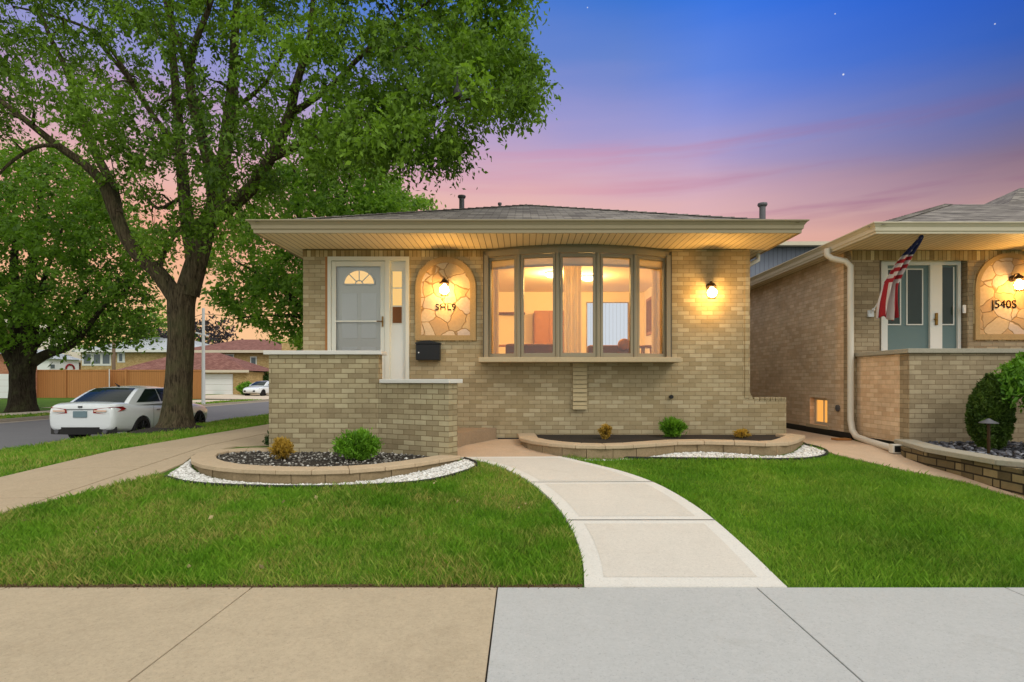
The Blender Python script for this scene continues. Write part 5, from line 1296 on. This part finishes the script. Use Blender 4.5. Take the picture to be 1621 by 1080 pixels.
# ================================================================== cars
def make_car(loc, rot, label, name='parked_car'):
    T = empty(name, (0, 0, 0), label, 'car', 'white cars parked across the scene')
    ST = [(0.0,.74,.95,.40),(.03,.80,.99,.36),(.10,.84,1.02,.33),(.30,.865,1.055,.31),(.62,.885,1.04,.27),(1.0,.893,.99,.24),(2.2,.893,.96,.22),(3.2,.888,.955,.23),(3.75,.875,.90,.25),(4.15,.84,.83,.27),(4.42,.74,.74,.32),(4.55,.52,.62,.40)]
    def sect(y, w, zt, zb):
        m_ = zb+(zt-zb)*.5
        return [(0,y,zb),(w*.80,y,zb),(w*.95,y,zb+.05),(w*.99,y,zb+(zt-zb)*.30),(w,y,m_),(w*.985,y,zb+(zt-zb)*.78),(w*.92,y,zt-.035),(w*.80,y,zt),(w*.4,y,zt+.022),(0,y,zt+.03)]
    bm = bmesh.new(); rows = []
    for (y, w, zt, zb) in ST:
        s_ = sect(y, w, zt, zb); pts = s_+[(-p[0], p[1], p[2]) for p in s_[-2:0:-1]]
        rows.append([bm.verts.new(p) for p in pts])
    n = len(rows[0])
    for i in range(len(rows)-1):
        for k in range(n): bm.faces.new([rows[i][k], rows[i][(k+1) % n], rows[i+1][(k+1) % n], rows[i+1][k]])
    bm.faces.new(rows[0]); bm.faces.new(rows[-1][::-1]); cl_ = bm.edges.layers.float.new('crease_edge')
    for k in range(n):
        e_ = bm.edges.get((rows[0][k], rows[0][(k+1) % n])); e_[cl_] = .55
    for i in range(len(rows)-1):
        for k in (7, n-7, 4, n-4):
            e_ = bm.edges.get((rows[i][k], rows[i+1][k])); e_[cl_] = .5 if k in (7, n-7) else .3
    rows_done = True; bmesh.ops.recalc_face_normals(bm, faces=bm.faces)
    me = bpy.data.meshes.new('body'); bm.to_mesh(me); bm.free()
    ob = bpy.data.objects.new('body', me); COL.objects.link(ob)
    md = ob.modifiers.new('s', 'SUBSURF'); md.levels = md.render_levels = 2
    cb_ = B()
    for yy in (1.0, 3.67):
        for sx_ in (-1, 1): cb_.lathe([(.355, sx_*.62), (.355, sx_*1.1)], (0, yy, .33), 28, 'x')
    cm = cb_.mesh('cutter'); co_ = bpy.data.objects.new('cutter', cm); COL.objects.link(co_)
    bo = ob.modifiers.new('b', 'BOOLEAN'); bo.operation = 'DIFFERENCE'; bo.object = co_; bo.solver = 'EXACT'
    bpy.context.view_layer.update(); me2 = bpy.data.meshes.new_from_object(ob.evaluated_get(bpy.context.evaluated_depsgraph_get()))
    bpy.data.objects.remove(ob); bpy.data.objects.remove(co_)
    me2.materials.clear(); set_uv(me2) if not me2.uv_layers else None
    o = link('body', me2, 'carpaint', T, True)
    try: me2.set_sharp_from_angle(angle=R(40))
    except Exception: pass
    # greenhouse: rings from belt to roof
    def ring(t):
        """t 0 belt .. 1 roof edge; returns param function u in [0,1) round the car"""
        yb0, yt0, yb1, yt1 = .52, 1.28, 3.38, 2.50; e = t**1.0
        y0 = yb0+(yt0-yb0)*e; y1 = yb1+(yt1-yb1)*e; w = .80-(.80-.60)*e; z = .965+(1.40-.965)*(1-(1-t)**1.25)
        return y0, y1, w, z
    def S(side, s, t, off=0.):
        y0, y1, w, z = ring(t)
        if side == 'L': p = Vector((-w-.03*math.sin(math.pi*s), y0+(y1-y0)*s, z)); nn_ = Vector((-1, 0, .35))
        elif side == 'R': p = Vector((w+.03*math.sin(math.pi*s), y0+(y1-y0)*s, z)); nn_ = Vector((1, 0, .35))
        elif side == 'B': p = Vector((-w+2*w*s, y0-.10*math.sin(math.pi*s)*(1-.4*t), z+.012*math.sin(math.pi*s))); nn_ = Vector((0, -.5, .8))
        else: p = Vector((-w+2*w*s, y1+.14*math.sin(math.pi*s), z+.012*math.sin(math.pi*s))); nn_ = Vector((0, .5, .8))
        return p+nn_.normalized()*off
    b = B()
    for side in 'LRBF':
        n1, n2 = 12, 6
        for i in range(n1):
            for j in range(n2): b.face([S(side, i/n1, j/n2), S(side, (i+1)/n1, j/n2), S(side, (i+1)/n1, (j+1)/n2), S(side, i/n1, (j+1)/n2)])
    n1 = 12
    def rf(i, j):
        s, t = i/n1, j/n1; l = S('L', t, 1); r_ = S('R', t, 1); bk = S('B', s, 1); ft = S('F', s, 1)
        p = l.lerp(r_, s)*.5+bk.lerp(ft, t)*.5
        c00, c10, c01, c11 = S('B', 0, 1), S('B', 1, 1), S('F', 0, 1), S('F', 1, 1)
        p = l.lerp(r_, s)+bk.lerp(ft, t)-(c00.lerp(c10, s)).lerp(c01.lerp(c11, s), t); p.z += .055*math.sin(math.pi*s)**.6*math.sin(math.pi*t)**.6; return p
    for i in range(n1):
        for j in range(n1): b.face([rf(i, j), rf(i+1, j), rf(i+1, j+1), rf(i, j+1)])
    bmesh.ops.remove_doubles(b.bm, verts=b.bm.verts, dist=.001)
    b.build('cabin', 'carpaint', T, True)
    def patch(name, side, s0, s1, t0, t1, mat, off=.008, n=10, taper=0, taper2=0):
        b = B()
        def q(i, j):
            t = t0+(t1-t0)*j/6; a_ = s0+taper*(j/6); c_ = s1-taper2*(j/6); return S(side, a_+(c_-a_)*i/n, t, off)
        for i in range(n):
            for j in range(6): b.face([q(i, j), q(i+1, j), q(i+1, j+1), q(i, j+1)])
        return b.build(name, mat, T, True, recalc=False)
    patch('rear_window', 'B', .07, .93, .10, .97, 'carglass')
    patch('windscreen', 'F', .05, .95, .06, .98, 'carglass')
    for sd in 'LR':
        patch('side_window', sd, .10, .455, .12, .90, 'carglass', taper=.07); patch('side_window', sd, .475, .86, .12, .90, 'carglass', taper2=.12)
    # rear details
    for s_ in (-1, 1):
        b = B(); P = [(s_*.32, -.012, .80), (s_*.62, .0, .77), (s_*.80, .05, .79), (s_*.90, .34, .89), (s_*.885, .22, .955), (s_*.74, .0, .945), (s_*.34, -.015, .90)]
        vs = [Vector(p) for p in P]; c_ = sum(vs, Vector())/len(vs)+Vector((s_*.02, -.03, 0))
        for i in range(len(vs)): b.face([vs[i], vs[(i+1) % len(vs)], c_])
        b.face([v+Vector((-s_*.02, .05, 0)) for v in vs]); 
        tl = b.build('tail_light', 'tail', T, True)
        b = B(); b.box(s_*.36, s_*.66, -.035, -.018, .83, .875, .004); b.build('lens_strip', 'taillight_pale', tl)
        b = B(); b.lathe([(.055, 0), (.055, .05)], (s_*.60, .0, .34), 10, 'y'); 
        b.build('exhaust_tip', 'galv', T)
        b = B(); b.box(s_*.92, s_*1.04, 2.83, 2.93, .98, 1.10, .02); b.build('wing_mirror', 'carpaint', T, True)
        b = B(); P = [(s_*.35,4.50,.60),(s_*.70,4.34,.62),(s_*.82,4.12,.74),(s_*.62,4.36,.74)]
        b.face(P); b.face([(p[0], p[1]+.02, p[2]) for p in P]); b.build('headlight', 'darkglass', T)
    b = B(); P = [(x, -.03+.15*(abs(x)/.83)**3, z) for z in (.27, .45) for x in np.linspace(-.83, .83, 13)]
    for i in range(12): b.face([P[i], P[i+1], P[13+i+1], P[13+i]]); b.face([(P[i][0], P[i][1]+.15, P[i][2]), (P[i+1][0], P[i+1][1]+.15, P[i+1][2]), P[i+1], P[i]])
    b.build('rear_valance', 'black', T)
    b = B(); b.box(-.17, .17, -.022, .0, .69, .85, .004); pl = b.build('licence_plate', 'plate', T)
    b = B(); b.box(-.05, .05, -.02, .01, .935, .975, .004); b.build('badge', 'black', T)
    b = B(); b.box(-.34, .34, -.018, .005, .885, .90); b.build('boot_trim', 'galv', T)
    b = B(); b.tube([(0, 1.35, 1.45), (0, 1.28, 1.49), (0, 1.20, 1.54)], [.03, .016, .006], 6); b.build('antenna', 'black', T)
    b = B(); b.box(-.55, .55, 4.49, 4.53, .42, .58, .01); b.build('grille', 'black', T)
    for yy in (1.0, 3.67):
        for s_ in (-1, 1):
            b = B(); b.lathe([(.22, s_*.68), (.315, s_*.685), (.33, s_*.71), (.33, s_*.86), (.312, s_*.885), (.225, s_*.888), (.22, s_*.84)], (0, yy, .33), 30, 'x'); w_ = b.build('wheel', 'rubber', T, True)
            b = B(); b.lathe([(.05, s_*.87), (.06, s_*.875)], (0, yy, .33), 12, 'x')
            for k in range(10):
                a_ = 2*math.pi*k/10; b.tube([(s_*.865, yy+.04*math.cos(a_), .33+.04*math.sin(a_)), (s_*.878, yy+.215*math.cos(a_+.1), .33+.215*math.sin(a_+.1))], .013, 5)
            b.build('rim', 'rim', w_)
    for yy, sx_ in ((1.05, 1), (1.72, 1), (2.62, 1), (1.72, -1), (2.62, -1)): pass
    b = B()
    for s_ in (-1, 1):
        for yy in (1.42, 2.40): b.tube([(s_*.900, yy, .30), (s_*.903, yy, .60), (s_*.885, yy+.02, .93)], .0035, 4)
        for yy in (1.55, 2.5): b.box(s_*.895, s_*.915, yy, yy+.14, .80, .825, .004)
    b.build('door_seam', 'galv', T)
    T.location = loc; T.rotation_euler = (0, 0, rot)
    return T
car = make_car((-10.98, 14.1, 0), 0, 'white sedan parked at the kerb with its back to the viewer')
def copy_tree(o, parent=None):
    c = o.copy(); COL.objects.link(c)
    if parent is not None: c.parent = parent
    for ch in list(o.children): copy_tree(ch, c)
    return c
c2_ = copy_tree(car); c2_.location = (X(421, 54), 56.5, .15); c2_.rotation_euler = (0, 0, R(172)); c2_['label'] = 'distant pale car half hidden by the porch wall'; c2_['category'] = 'car'
